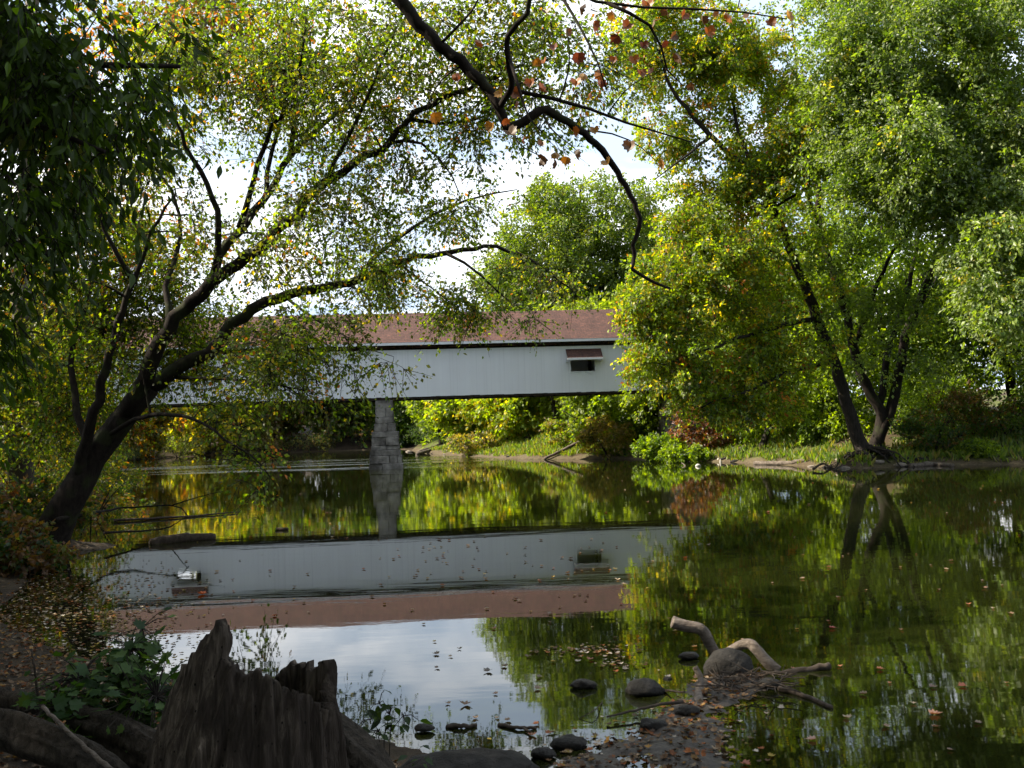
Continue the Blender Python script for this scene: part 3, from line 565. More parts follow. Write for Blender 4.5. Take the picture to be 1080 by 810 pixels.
    lobes = [E(900, 60, k, 60, 70, 3, 1), E(960, 40, k - 1.5, 80, 60, 3, 1.2), E(1040, 50, k - 1, 70, 80, 3, 1.2), E(900, 150, k, 50, 60, 2.5, 1), E(970, 140, k - 2, 70, 60, 3, 1.2), E(1050, 150, k - 1, 60, 60, 3, 1), E(930, 200, k - 1.5, 55, 35, 2.4, .9),
             E(1000, 200, k - 1.5, 60, 45, 2.6, 1), E(1060, 240, k, 50, 60, 2.5, .8), E(1000, -30, D - 4, 130, 60, 5, 1.2), E(885, 10, D - 4, 40, 40, 3, .8), E(940, 90, D, 60, 60, 3, .4), E(1030, 100, D, 70, 70, 3, .4), E(885, 262, D - 2, 40, 36, 1.5, .4), E(955, 252, D - 2, 40, 28, 1.5, .35), E(1015, 275, D - 2, 34, 30, 1.5, .35), E(905, 325, D - 2, 40, 30, 1.2, .45), E(965, 318, D - 1.5, 32, 28, 1.2, .4), E(925, 380, D - 1.5, 40, 20, 1, .22), E(980, 385, D - 1.5, 30, 22, 1, .3)]
    tree('silver_maple', 'huge grey green maple with three dark stems filling the upper right', 'tree', None, limbs, lobes, 2900, 76, .8, .155, [(GREYG, 3.5), (PALEG, 4), (GREEN, 1.5), (LIME, 1), (YEL, .1)], 330, B_DARK, L_SILV, base=b, shell=.5, thr=.41, nsc=.5, spr=5, droop=.22, twr=.026, sides=10)
    # ---- nearer maple, trunk off the right edge, boughs hanging in
    b = gnd(26.5, 46.5); b[2] -= .2
    limbs = [([b, b + [-.3, 0, 5], b + [-.8, -.5, 10], b + [-1, -1, 17]], .4, .1)]
    for x, y, dd in ((1060, 190, 42), (1030, 260, 41), (1050, 330, 40.5), (1020, 300, 41), (1075, 130, 42.5), (1080, 370, 40.5), (1060, 40, 43)):
        s = b + np.array([-.6, -.3, 5 + (400 - y) * .02]); limbs.append(([s, (s + at(x, y, dd)) / 2 + [0, 0, .9], at(x, y, dd)], .11, .02))
    lobes = [E(1060, 190, 42, 40, 40, 2.4, 1), E(1045, 255, 41, 35, 38, 2, 1.1), E(1045, 315, 40.5, 32, 35, 2, 1.1), E(1020, 285, 41, 22, 26, 1.5, .8), E(1075, 345, 40.5, 22, 40, 1.6, 1), E(1085, 120, 42.5, 45, 50, 2.5, 1), (b + np.array([-1, -1, 12]), (4.5, 4.5, 5), 1.0), E(1075, 270, 41, 30, 70, 2, 1)]
    tree('silver_maple', 'pale leaved maple bough drooping in at the right edge', 'tree', None, limbs, lobes, 1100, 50, .62, .165, [(PALEG, 3), (GREYG, 3), (LIME, 1.2), (YEL, .3)], 340, B_DARK, L_SILV, base=b, shell=.55, thr=.40, nsc=.6, spr=4, droop=.35, twr=.02)
    # ---- woods behind on the right
    WR = [('green tree filling the gap behind the silver maple stems', 21.0, 58, 14, 10, [(GREEN, 2), (LIME, 4)], .2), ('lime green tree between the dark stems and the drooping bough', 25, 58, 11, 8, [(GREEN, 2), (LIME, 4)], .18), ('low green tree under the drooping bough at the right edge', 27.5, 51.5, 8, 7, [(GREEN, 3), (LIME, 1.5)], .17), ('dark tree in shade behind the right bank shrubs', 28, 58, 15, 12, [(DKGREEN, 3), (GREEN, 2)], .22),
          ('low lime green tree behind the sycamore trunk', 17.3, 57, 7, 6.5, [(LIME, 4), (GREEN, 2)], .17), ('rounded green tree behind the lower left of the yellow sycamore', 14.2, 60, 8, 7, [(LIME, 2), (GREEN, 3)], .18), ('green tree back from the bank behind the sycamore trunk', 20, 68, 11, 11, [(LIME, 2), (GREEN, 3)], .24), ('tall green tree behind the yellow sycamore', 14.5, 66, 17, 11, [(GREEN, 3), (OLIVE, 2), (LIME, 1)], .24), ('leafy mid green tree standing in the gap below the drooping bough', 30, 57, 9, 9, [(GREEN, 3), (LIME, 2)], .2), ('deep green tree at the right edge behind the drooping bough', 34, 62, 18, 13, [(GREEN, 2), (DKGREEN, 3)], .26),
          ('bright understory tree right of the dark stems', 22.5, 57, 7, 6, [(LIME, 2.4), (GREEN, 3)], .15), ('green tree at the far right of the photo behind the brown bush', 31, 53.5, 12, 9, [(GREEN, 3), (DKGREEN, 2)], .2), ('broad tree in the dark gap right of the silver maple stems', 27, 65, 18, 13, [(DKGREEN, 2), (GREEN, 3)], .26), ('tall dark tree standing behind the woods on the right', 23, 74, 21, 13, [(GREEN, 2), (DKGREEN, 2), (OLIVE, 1)], .3)]
    for i, (lb, x, y, h, w, pal, lf) in enumerate(WR):
        simple_tree('woodland_tree', lb, x, y, h, w, pal, 400 + i, 'trees on the right bank', 380, 42, lf, low=.0, thr=.36)
build_trees()

# ------------------------------------------------------------------ shrubs, weeds, grass
def shrub(name, label, x, y, h, w, pal, seed, leaf=.1, ncl=110, nl=36, group='shrubs along the right bank', lmat=L_GEN):
    rng = np.random.default_rng(seed); b = gnd(x, y); b[2] -= .05
    limbs = []
    for k in range(6):
        a = rng.uniform(0, 6.28); e = b + np.array([math.cos(a) * w * .3, math.sin(a) * w * .3, h * rng.uniform(.6, .9)])
        limbs.append(([b, (b + e) / 2 + np.array([0, 0, .1 * h]), e], .03, .008))
    lobes = [(b + np.array([0, 0, h * .45]), (w * .45, w * .4, h * .48), 1.5)]
    for k in range(5):
        a = rng.uniform(0, 6.28); lobes.append((b + np.array([math.cos(a) * w * .3, math.sin(a) * w * .25, h * rng.uniform(.3, .8)]), (w * .24, w * .22, h * .25), 1))
    return tree(name, label, 'shrub', group, limbs, lobes, ncl, nl, .16 * max(h, w * .6), leaf, pal, seed, B_GREY, lmat, base=b, thr=.34, nsc=1, spr=4, sides=5, twr=.012, droop=.1, jit=.02)
def build_shrubs():
    WEED = (.22, .17, .075); REDB = (.12, .045, .03)
    S = [('tawny dry weed clump beside the log under the bridge', 640, 470, 70, 2.6, 4.6, [(WEED, 5), (OLIVE, 1), (LIME, 1)]), ('green weedy bush left of the reddish bush', 694, 470, 64, 1.8, 3.5, [(LIME, 2), (GREEN, 3)]),
         ('reddish brown bush under the yellow sycamore', 742, 470, 64, 3.2, 4.2, [(REDB, 3), (BROWN, 1), (OLIVE, 1)]), ('low bright green bush near the slanting grey log', 722, 474, 61, 1.4, 3, [(LIME, 3), (GREEN, 2)]),
         ('leafy green bush at the foot of the silver maple', 988, 430, 52.5, 4.2, 4.6, [(LIME, 3), (GREEN, 3)]), ('dark undergrowth bush right of the exposed roots', 985, 470, 50.5, 2.2, 3.8, [(DKGREEN, 3), (GREEN, 2), (BROWN, 1)]),
         ('brown withered bush right of the dark undergrowth', 1012, 452, 52, 2.8, 3.6, [(BROWN, 3), (WEED, 1), (GREEN, 2)]), ('green bush at the right edge of the photo on the bank', 1062, 455, 51, 2.6, 4.2, [(GREEN, 3), (DKGREEN, 2), (BROWN, 1)]),
         ('small low green plant by the water at the right edge', 1030, 486, 48.8, .8, 2.2, [(LIME, 2), (GREEN, 2)]),
         ('pale weedy bush below the second yellow tree', 498, 474, 86, 1.9, 4.5, [(WEED, 2), (OLIVE, 2), (LIME, 1)]), ('green bush filling the gap behind the left part of the sycamore', 815, 450, 63, 4, 5, [(GREEN, 2), (LIME, 2)]), ('bushy green growth behind the exposed roots', 850, 450, 66, 4.4, 5.5, [(GREEN, 2), (LIME, 2)]), ('scrubby bush right of the rootwad', 600, 470, 76, 1.8, 3.6, [(WEED, 2), (LIME, 2), (GREEN, 1)]),
         ('green bush beyond the dry weeds by the bridge end', 668, 462, 73, 2.6, 3.6, [(GREEN, 3), (DKGREEN, 1), (LIME, 1)]), ('shaded bush against the trunks behind the root mound', 868, 450, 57, 1.8, 3, [(GREEN, 2), (DKGREEN, 2)])]
    for i, (lb, x, y, d, h, w, pal) in enumerate(S):
        p = at(x, y, d); shrub('shrub', lb, p[0], p[1], h, w, pal, 500 + i, .12 if d < 60 else .17, 150, 40)
    for i, (lb, x, y, h, w, pal) in enumerate([('dark shrub at the waterline behind the leaning trunk', -13.4, 33, 2.2, 4, [(DKGREEN, 2), (OLIVE, 2), (BROWN, 1)]), ('rusty undergrowth bush at the left edge beside the leaning trunk', -11.9, 21.5, 2.0, 3.2, [(BROWN, 2), (RUST, 1), (OLIVE, 2)]),
                                  ('brown and green bush on the left bank under the woods', -20, 47, 2.6, 5, [(OLIVE, 2), (BROWN, 1), (DKGREEN, 2)]), ('yellowing bush low on the left bank behind the leaning tree', -16, 40, 2.4, 4, [(OLIVE, 2), (YEL, 1), (GREEN, 2)]),
            ('dark undergrowth at the far shore left of the pier', -16, 124.5, 2.6, 7, [(DKGREEN, 2), (BROWN, 1)]), ('dusky bush at the far shore under the orange tree', -24, 122.5, 2.8, 7, [(OLIVE, 2), (BROWN, 1.5), (DKGREEN, 2)]), ('brown brush on the far shore beside the dusky bush', -30, 120.5, 3, 7, [(BROWN, 2), (OLIVE, 2)]),
            ('green brush at the far left shore near the yellow tree', -37, 115, 3, 7, [(GREEN, 2), (OLIVE, 2)]), ('low olive brush at the far left of the shore', -41, 107, 3, 6, [(OLIVE, 2), (DKGREEN, 2)]), ('dark brush on the bend behind the pier', -9.5, 117, 3, 6, [(DKGREEN, 2), (GREEN, 1)]), ('rust brush low by the water at the left edge', -9.8, 20.3, 1.1, 2.2, [(BROWN, 3), (OLIVE, 1), (DKGREEN, 1)]), ('dark leafy brush at the foot of the leaning trunk', -10.9, 23.6, 1.3, 2.4, [(DKGREEN, 2), (OLIVE, 1), (BROWN, 1)])]):
        shrub('shrub', lb, x, y, h, w, pal, 540 + i, .11, 130, 36, 'shrubs along the left bank')
    # grass on the right bank
    rng = np.random.default_rng(8); n = 110000
    x = rng.uniform(-8, 32, n); y = rng.uniform(46, 100, n); d = shore_dist(x, y); k = (d > .35) & (d < 11) & right_side(x, y) & (fbm(np.stack([x * .7, y * .7, 0 * x], -1), 4, 3) > .40)
    x, y = x[k], y[k]; z = ground_z(x, y); n = len(x); g = Geo(); P = np.stack([x, y, z - .02], -1)
    ax = rng.normal(0, .35, (n, 3)); ax[:, 2] = 1; nr = rng.normal(size=(n, 3)); nr[:, 2] *= .2
    pal = np.array([(.10, .16, .02), (.14, .19, .03), (.17, .16, .06), (.07, .12, .02)]); c = pal[rng.integers(0, 4, n)]
    T = (T_DIAMOND[0] * np.array([.45, 1, 1]), T_DIAMOND[1]); leaves(g, T, P, ax, nr, rng.uniform(.2, .5, n), c)
    tag(g.build('bank_grass', L_GEN), 'long grass and weeds on the sunlit right bank', 'grass', kind='stuff')
build_shrubs()

# ------------------------------------------------------------------ covered bridge
def build_bridge():
    D0, a = 66.2437, .121632; ZB, ZT, ZE, ZR, HW = 4.446, 7.411, 7.847, 9.957, 2.2
    ud = np.array([math.cos(a), math.sin(a), 0]); nd = np.array([-math.sin(a), math.cos(a), 0]); zd = np.array([0, 0, 1.0])
    AX = np.stack([ud, nd, zd]); O = np.array([0, D0, 0])
    def B(u, v, z): return O + ud * u + nd * v + zd * z
    def upx(x, y):      # along-bridge coordinate of the siding seen at (x, y)
        v = _F + _R * (x - 540) / FOC - _U * (y - 405) / FOC; t = ((O - CAM) @ nd) / (v @ nd); return float((CAM + v * t - O) @ ud)
    def zpx(x, y):
        v = _F + _R * (x - 540) / FOC - _U * (y - 405) / FOC; t = ((O - CAM) @ nd) / (v @ nd); return float((CAM + v * t)[2])
    root = empty('covered_bridge', B(0, HW, ZB), 'long white covered bridge with reddish brown shingle roof spanning the river', 'bridge')
    U0, U1 = -30.5, 14.0
    wins = [(upx(602, 386), upx(627.5, 386)), (upx(183, 395), upx(208, 395))]; wz0 = zpx(615, 391.5); wz1 = zpx(615, 380)
    wins.sort()
    def bx(g, u0, u1, v0, v1, z0, z1): box(g, B((u0 + u1) / 2, (v0 + v1) / 2, (z0 + z1) / 2), (abs(u1 - u0), abs(v1 - v0), abs(z1 - z0)), AX)
    rng = np.random.default_rng(3)
    # siding: vertical boards, each a few millimetres in or out, with the window openings left free
    def siding(vc, sgn, wl, top, dz=0.0):
        g = Geo(); u = U0
        edges = sorted([U0, U1] + [q for w in wl for q in w]); k = 0
        for s, e in zip(edges[:-1], edges[1:]):
            n = max(1, round((e - s) / .31)); iw = any(abs(s - w[0]) < 1e-6 for w in wl)
            for i in range(n):
                ua, ub = s + (e - s) * i / n, s + (e - s) * (i + 1) / n; v0 = vc + sgn * rng.uniform(0, .003); z0 = ZB + rng.normal(0, .008)
                if iw: bx(g, ua + .0008, ub - .0008, v0, v0 + sgn * .05, z0, wz0 + dz); bx(g, ua + .0008, ub - .0008, v0, v0 + sgn * .05, wz1 + dz, top)
                else: bx(g, ua + .0008, ub - .0008, v0, v0 + sgn * .05, z0, top)
        return g
    m, nt, o = mat('white_painted_siding'); n = N(nt)
    st = n.noise(n.coord((1.7, 1.7, .14)), 1.2, 6, .65); fine = n.noise(n.coord(), .45, 3, .5)
    c = n.mix(n.ramp(fine, [(.35, (0, 0, 0)), (.7, (.5, .5, .5))]), n.ramp(st, [(.25, (.72, .73, .755)), (.6, (.77, .785, .81))]), (.68, .69, .71))
    sm = n.noise(n.coord((5, 5, .05)), 1.6, 3, .6); c = n.mix(1, c, n.ramp(sm, [(.32, (.92, .92, .92)), (.46, (1, 1, 1))]), 'MULTIPLY')
    p = n('BsdfPrincipled', {'Base Color': c, 'Roughness': .7}); nt.links.new(p.outputs[0], o.inputs[0]); SID = m
    siding(0, 1, wins, ZT).build('siding_wall', SID, root)
    fw = [(w[0] - .95, w[0] + .50) for w in wins]
    siding(2 * HW, -1, fw, ZT, .2).build('siding_wall', SID, root)
    TIM = plain('dark_timber', (.035, .026, .02), .85, .4, 5, .3); TIMR = plain('brown_timber', (.22, .10, .06), .85, .4, 5, .3); WHT = plain('white_trim_paint', (.74, .75, .77), .6, .08, 3)
    for v in (.18, 2 * HW - .18):
        g = Geo(); bx(g, U0 + .1, U1 - .1, v - .12, v + .12, ZB - .13, ZB + .25); g.build('lower_chord', TIM, root)
        g = Geo(); bx(g, U0 + .1, U1 - .1, v - .10, v + .10, ZE - .20, ZE - .02); g.build('top_plate', TIM, root)
    g = Geo(); bx(g, U0, U1, .35, 2 * HW - .35, ZB - .02, ZB + .08)
    for i in range(60):
        u = U0 + .4 + i * .745; bx(g, u, u + .14, .06, 2 * HW - .06, ZB - .125, ZB - .025)
    g.build('deck', TIM, root)
    for v in (.2, 2 * HW - .2):
        for i in range(18):
            u = U0 + .7 + i * 2.55; g = Geo(); bx(g, u - .1, u + .1, v - .07, v + .07, ZB + .26, ZE - .21)
            for s in (-1, 1):
                q0 = B(u + s * .08, v, ZT + .05); q1 = B(u + s * .42, v, ZE - .2); tube(g, np.array([q0, q1]), [.05, .05], 4, True)
            g.build('truss_post', TIM, root)
    # roof
    m, nt, o = mat('brown_shingles'); n = N(nt)
    tc = n('TexCoord').outputs['Object']; mp = n('Mapping', {'Vector': tc}); mp.inputs['Rotation'].default_value = (0, 0, -a)
    mp2 = n('Mapping', {'Vector': mp.outputs[0]}); mp2.inputs['Rotation'].default_value = (R_(90), 0, 0)
    br = n('TexBrick', {'Vector': mp2.outputs[0], 'Color1': (.098, .043, .032, 1), 'Color2': (.066, .029, .022, 1), 'Mortar': (.04, .023, .02, 1), 'Scale': 1, 'Mortar Size': .012, 'Brick Width': .32, 'Row Height': .11})
    c = n.mix(1, br.outputs[0], n.ramp(n.noise(tc, 1.1, 7, .75), [(.3, (.75, .74, .74)), (.7, (1.25, 1.22, 1.2))]), 'MULTIPLY')
    c = n.mix(1, c, n.ramp(n.noise(tc, 8, 2, .6), [(.35, (.7, .7, .7)), (.65, (1.3, 1.3, 1.3))]), 'MULTIPLY')
    p = n('BsdfPrincipled', {'Base Color': c, 'Roughness': .9}); bp = n('Bump', {'Height': br.outputs[1], 'Strength': .5, 'Distance': -.02}); nt.links.new(bp.outputs[0], p.inputs['Normal']); nt.links.new(p.outputs[0], o.inputs[0]); SHG = m
    sl = (ZR - ZE) / (HW + .4); g = Geo(); nseg = 60
    for s in (-1, 1):
        us = np.linspace(U0 - .5, U1 + .5, nseg + 1); w = HW + .4
        sag = .05 * (fbm(np.stack([us * .16, 0 * us, 0 * us], -1), 6, 2) - .5)
        rows = []
        for v, z, th in ((HW + s * w, ZE, 0), (HW + s * .002, ZR, 0), (HW + s * .002, ZR - .11, 0), (HW + s * w, ZE - .11, 0)):
            rows.append(np.array([B(u, v, z + dz) for u, dz in zip(us, sag)]))
        V = np.stack(rows, 1); k = len(us); i = np.arange(k - 1)[:, None] * 4; j = np.arange(4)[None]; j2 = (j + 1) % 4
        f = np.stack([i + j, i + 4 + j, i + 4 + j2, i + j2], -1).reshape(-1, 4)
        g.add(V.reshape(-1, 3), [f, np.array([[0, 1, 2, 3], [4 * k - 1, 4 * k - 2, 4 * k - 3, 4 * k - 4]])])
    roof = g.build('roof', SHG, root)
    for s in (-1, 1):
        g = Geo(); v = HW + s * (HW + .4 + .02); bx(g, U0 - .5, U1 + .5, v - .014, v + .014, ZE - .17, ZE - .01); g.build('fascia', WHT, root)
    g = Geo()
    for i in range(37):
        u = U0 + i * 1.22
        for s in (-1, 1):
            q0 = B(u, HW + s * (HW + .33), ZE - .16); q1 = B(u, HW, ZR - .20); box(g, (q0 + q1) / 2, (.06, np.linalg.norm(q1 - q0), .10), np.stack([ud, (q1 - q0) / np.linalg.norm(q1 - q0), np.cross(ud, (q1 - q0) / np.linalg.norm(q1 - q0))]))
    g.build('rafters', TIMR, root)
    for u in (U0 + .03, U1 - .03):
        g = Geo()
        for s in (-1, 1):
            q = np.array([B(u - .025, HW, ZR - .25), B(u - .025, HW + s * HW, ZE - .15), B(u - .025, HW + s * HW, ZT), B(u - .025, HW, ZT)]); q2 = q + ud * .05
            g.add(np.vstack([q, q2]), [np.array([[0, 1, 2, 3], [7, 6, 5, 4], [0, 4, 5, 1], [1, 5, 6, 2], [2, 6, 7, 3], [3, 7, 4, 0]])])
        g.build('gable', SID, root)
    # windows, each under its own shingled hood
    for w0, w1 in wins:
        g = Geo(); t = .07
        bx(g, w0 - t, w0, -.018, .10, wz0 - t, wz1 + t); bx(g, w1, w1 + t, -.018, .10, wz0 - t, wz1 + t); bx(g, w0, w1, -.016, .10, wz1, wz1 + t); bx(g, w0, w1, -.022, .10, wz0 - t, wz0)
        win = g.build('window', WHT, root)
        g = Geo(); u0, u1 = w0 - .30, w1 + .42; zt = wz1 + .74; zb = wz1 + .13; vo = -.62
        q = [B(u0, -.012, zt), B(u1, -.012, zt), B(u1, vo, zb), B(u0, vo, zb)]; dz = np.array([0, 0, -.06]); q = np.array(q)
        g.add(np.vstack([q, q + dz]), [np.array([[3, 2, 1, 0], [4, 5, 6, 7], [0, 1, 5, 4], [1, 2, 6, 5], [2, 3, 7, 6], [3, 0, 4, 7]])])
        g.build('hood', SHG, win)
        g = Geo(); bx(g, u0 - .01, u1 + .01, vo - .03, vo - .005, zb - .12, zb + .01)
        for u in (u0 + .02, u1 - .06):
            tube(g, np.array([B(u, -.02, wz1 - .1), B(u, vo + .05, zb - .08)]), [.035, .035], 4, True)
        g.build('hood_trim', WHT, win)
    # pier of coursed stone
    STN, nt, o = mat('pier_stone'); n = N(nt)
    tcn = n.noise(n.coord((1, 1, 1.6)), 1.6, 8, .68); bk = n.ramp(tcn, [(.25, (.07, .063, .055)), (.5, (.21, .195, .175)), (.75, (.34, .32, .29))])
    dk = n.ramp(n.noise(n.coord((1, 1, .5)), .9, 5, .6), [(.40, (.28, .27, .26)), (.58, (1, 1, 1))]); c = n.mix(1, bk, dk, 'MULTIPLY')
    p = n('BsdfPrincipled', {'Base Color': c, 'Roughness': .9}); bp = n('Bump', {'Height': n.noise(n.coord(), 5, 8, .7), 'Strength': .9, 'Distance': .08}); nt.links.new(bp.outputs[0], p.inputs['Normal']); nt.links.new(p.outputs[0], o.inputs[0])
    def masonry(name, label, uc, prof, v0, v1, ztop):
        pr = empty(name, B(uc, HW, 0), label, 'bridge pier' if name == 'bridge_pier' else 'abutment')
        g = Geo(); z = -1.2
        while z < ztop - .05:
            h = rng.uniform(.26, .62); h = min(h, ztop - z); h = h if ztop - z - h > .15 else ztop - z
            hw = np.interp(z + h / 2, prof[0], prof[1]) * rng.uniform(.97, 1.03); vv0 = v0 - (hw - prof[1][-1]) * .7; vv1 = v1 + (hw - prof[1][-1]) * .7
            def row(p, q, fixed, along_u):
                s = p
                while s < q - .02:
                    e = min(q, s + rng.uniform(.5, 1.5)); e = q if q - e < .25 else e; dd = rng.uniform(-.07, .06)
                    cu, cv = ((s + e) / 2, fixed[0] + fixed[1] * (.2 - dd)) if along_u else (fixed[0] + fixed[1] * (.2 - dd), (s + e) / 2)
                    sz = (e - s - .005, .4, h - .006) if along_u else (.4, e - s - .005, h - .006)
                    bm = np.array([[x, y, zz] for x in (-.5, -.42, .42, .5) for y in (-.5, -.42, .42, .5) for zz in (-.5, -.4, .4, .5)])
                    box(g, B(uc + cu, cv, z + h / 2), sz, AX @ np.array(Matrix.Rotation(rng.normal(0, .015), 3, 'Z')).T); s = e
            row(-hw, hw, (vv0, 1), True); row(-hw, hw, (vv1, -1), True); row(vv0 + .21, vv1 - .21, (-hw, 1), False); row(vv0 + .21, vv1 - .21, (hw, -1), False)
            z += h
        bx(g, uc - prof[1][-1] * .72, uc + prof[1][-1] * .72, v0 + .25, v1 - .25, -1.2, ztop - .06)
        g.build('masonry', STN, pr)
        return pr
    uc = upx(407, 490); pw = .62
    pier = masonry('bridge_pier', 'rough grey stone pier flaring to its base in the middle of the river', uc, ([-1.2, 0, .8, 2.2, 2.9, 4.4], [1.06, 1.02, .95, .80, .60, .53]), .0, 2 * HW, ZB - .17)
    pier.children[0].modifiers.new('bevel', 'BEVEL').width = .03
    for va in (.04, 2 * HW - .3):
        g = Geo(); bx(g, uc - .95, uc + .95, va, va + .26, ZB - .165, ZB - .135); g.build('bearing_plank', TIM, pier)
    ab = masonry('bridge_abutment', 'stone abutment under the right end of the bridge, behind the yellow sycamore', 12.3, ([-1.2, 0, 4.4], [1.9, 1.8, 1.7]), .1, 2 * HW - .1, ZB - .14)
    ab = masonry('bridge_abutment', 'stone abutment under the left end of the bridge, behind the leaning tree', -29, ([-1.2, 0, 4.4], [1.7, 1.6, 1.5]), .1, 2 * HW - .1, ZB - .14)
build_bridge()

# ------------------------------------------------------------------ foreground: stump, logs, stones
def rock(name, label, c, dims, seed, m=ROCK, group=None, cat='rock', rough=.35, sub=4):
    import bmesh
    bm = bmesh.new(); bmesh.ops.create_icosphere(bm, subdivisions=sub, radius=1.0)
    v = np.array([q.co[:] for q in bm.verts]); f = np.array([[w.index for w in q.verts] for q in bm.faces]); bm.free()
    n = fbm(v * 1.1 + seed * 3.1, seed, 3)[:, None]; n2 = fbm(v * 4 + seed, seed + 5, 3)[:, None]
    v = v * (1 + rough * 2 * (n - .5) + .20 * (n2 - .5) + .10 * (fbm(v * 11 + seed, seed + 9, 3)[:, None] - .5)); v[:, 2] = np.where(v[:, 2] < -.4, -.4 + (v[:, 2] + .4) * .3, v[:, 2])
    g = Geo(); g.add(v * np.array(dims) / 2 + np.array(c), [f]); return solo(g, name, m, c, label, cat, group, smooth=True)
def logx(name, label, parts, m, seed, cat='driftwood', group=None, sides=16, rough=.07, jit=.008):
    rng = np.random.default_rng(seed); base = np.array(parts[0][0][0], float); root = None; g = Geo()
    for pts, r0, r1 in parts:
        n = max(8, int(len(pts) * (12 if sides > 16 else 5))); p = smooth_path(pts, n, min(jit, r0 * .2) if sides <= 16 else 0, rng); tube(g, p, np.linspace(r0, r1, n), sides, True, rough, seed)
    return solo(g, name, m, base, label, cat, group, smooth=True)

def build_stump():
    d = 4.2; K = d / FOC
    c0 = at(250, 810, d); b = np.array([c0[0], c0[1], float(ground_z(np.array([c0[0]]), np.array([c0[1]]))[0]) - .12])
    root = empty('tree_stump', b, 'broken grey hollow tree stump with a tall splintered point at the lower left', 'stump')
    na, nz_ = 320, 110; th = np.arange(na) / na * 2 * np.pi
    # outline in photo pixels: left and right edge by height
    ys = np.array([640, 652, 690, 730, 770, 810, 860, 930]); xl = np.array([211, 209, 193, 178, 162, 146, 128, 100]); xr = np.array([346, 346, 346, 346, 347, 349, 356, 372])
    zz = np.array([at(250, y, d)[2] for y in ys])
    # broken rim: pixel height as a function of the angle (0 = right, 90 deg = back, 180 = left, 270 = front)
    ta = np.radians([0, 10, 20, 32, 45, 60, 90, 120, 150, 170, 185, 200, 212, 222, 231, 238, 244, 250, 258, 270, 285, 300, 320, 340, 350, 360])
    ty = np.array([748, 732, 716, 711, 716, 720, 730, 734, 726, 722, 708, 688, 668, 656, 650, 655, 672, 682, 690, 696, 700, 712, 730, 748, 752, 748])
    top = np.interp(th, ta, ty) + 7 * (vnoise(np.stack([th * 30, 0 * th, 0 * th], -1), 9) - .5) + 20 * (fbm(np.stack([np.cos(th) * 4, np.sin(th) * 4, 0 * th], -1), 3, 4) - .5) + 9 * (vnoise(np.stack([th * 14, 0 * th, 0 * th], -1), 4) - .5)
    ztop = np.array([at(250, y, d)[2] for y in top])
    def shell(scale, zlow, n):
        t = np.linspace(0, 1, n)[:, None]; z = zlow + (ztop[None] - zlow) * t
        yl = np.interp(z, zz[::-1], xl[::-1]); yr = np.interp(z, zz[::-1], xr[::-1])
        cx = (yl + yr) / 2; rx = (yr - yl) / 2 * K * scale; wx = at(540, 405, d)[0] + (cx - 540) * K
        ry = np.minimum(rx * .95, .36 * scale)
        q = np.stack([np.cos(th)[None] * 5 + 0 * z, np.sin(th)[None] * 5 + 0 * z, z * 1.1], -1)
        gr = fbm(q * np.array([1.3, 1.3, 2.6]), 12, 5) - .5; ridge = np.abs(fbm(np.stack([np.cos(th + .0)[None] * 4 + 1.2 * z, np.sin(th)[None] * 4 + 0 * z, z * 1.6], -1), 7, 5) - .5)
        dsp = 1 + (.26 * gr - .16 * np.clip(.16 - ridge, 0, 1) * 3 + .02 + .035 * (fbm(np.stack([np.cos(th)[None] * 26 + 0 * z, np.sin(th)[None] * 26 + 0 * z, z * 2.6], -1), 19, 3) - .5)) * (1 if scale > .9 else 1.3)
        x = wx + np.cos(th)[None] * rx * dsp; y = b[1] + np.sin(th)[None] * ry * dsp
        x = x - ROLL * (z - c0[2]) * 0
        return np.stack([x, y, z], -1)
    o = shell(1.0, b[2], nz_); i_ = shell(.84, at(250, 775, d)[2], 60)
    g = Geo()
    def grid(V, flip):
        n, m = V.shape[:2]; i = np.arange(n - 1)[:, None] * m; j = np.arange(m)[None]; j2 = (j + 1) % m
        f = np.stack([i + j, i + j2, i + m + j2, i + m + j], -1).reshape(-1, 4); return f[:, ::-1] if flip else f
    nO = o.shape[0] * na; V = np.vstack([o.reshape(-1, 3), i_.reshape(-1, 3), [[*i_[0].mean(0)]]])
    fo = grid(o, False); fi = grid(i_, True) + nO
    j = np.arange(na); j2 = (j + 1) % na; a = (nz_ - 1) * na; c = nO + 59 * na
    rim = np.stack([a + j, a + j2, c + j2, c + j], -1); flo = np.stack([nO + j, nO + j2, 0 * j + len(V) - 1], -1)
    g.add(V, [np.vstack([fo, fi, rim]), flo])
    m, nt, ou = mat('stump_wood'); n = N(nt); v = n.coord((1, 1, .055)); gr = n.noise(v, 34, 7, .7, .5); big = n.noise(n.coord((1, 1, .4)), 3.4, 5, .6)
    col = n.ramp(gr, [(.3, (.012, .0095, .007)), (.5, (.075, .059, .045)), (.72, (.25, .205, .16))]); col = n.mix(n.ramp(big, [(.42, (.75, .75, .75)), (.6, (0, 0, 0))]), col, (.022, .017, .014))
    hl = n('TexVoronoi', {'Vector': n.coord((1, 1, .7)), 'Scale': 34}).outputs[0]; col = n.mix(n.ramp(hl, [(.10, (1, 1, 1)), (.16, (0, 0, 0))]), col, (.008, .007, .006))
    p = n('BsdfPrincipled', {'Base Color': col, 'Roughness': .9, 'Specular IOR Level': .1}); bp = n('Bump', {'Height': gr, 'Strength': 1, 'Distance': .03}); nt.links.new(bp.outputs[0], p.inputs['Normal']); nt.links.new(p.outputs[0], ou.inputs[0])
    g.build('hollow_trunk', m, root, smooth=True)
    g = Geo(); rr = np.random.default_rng(2)
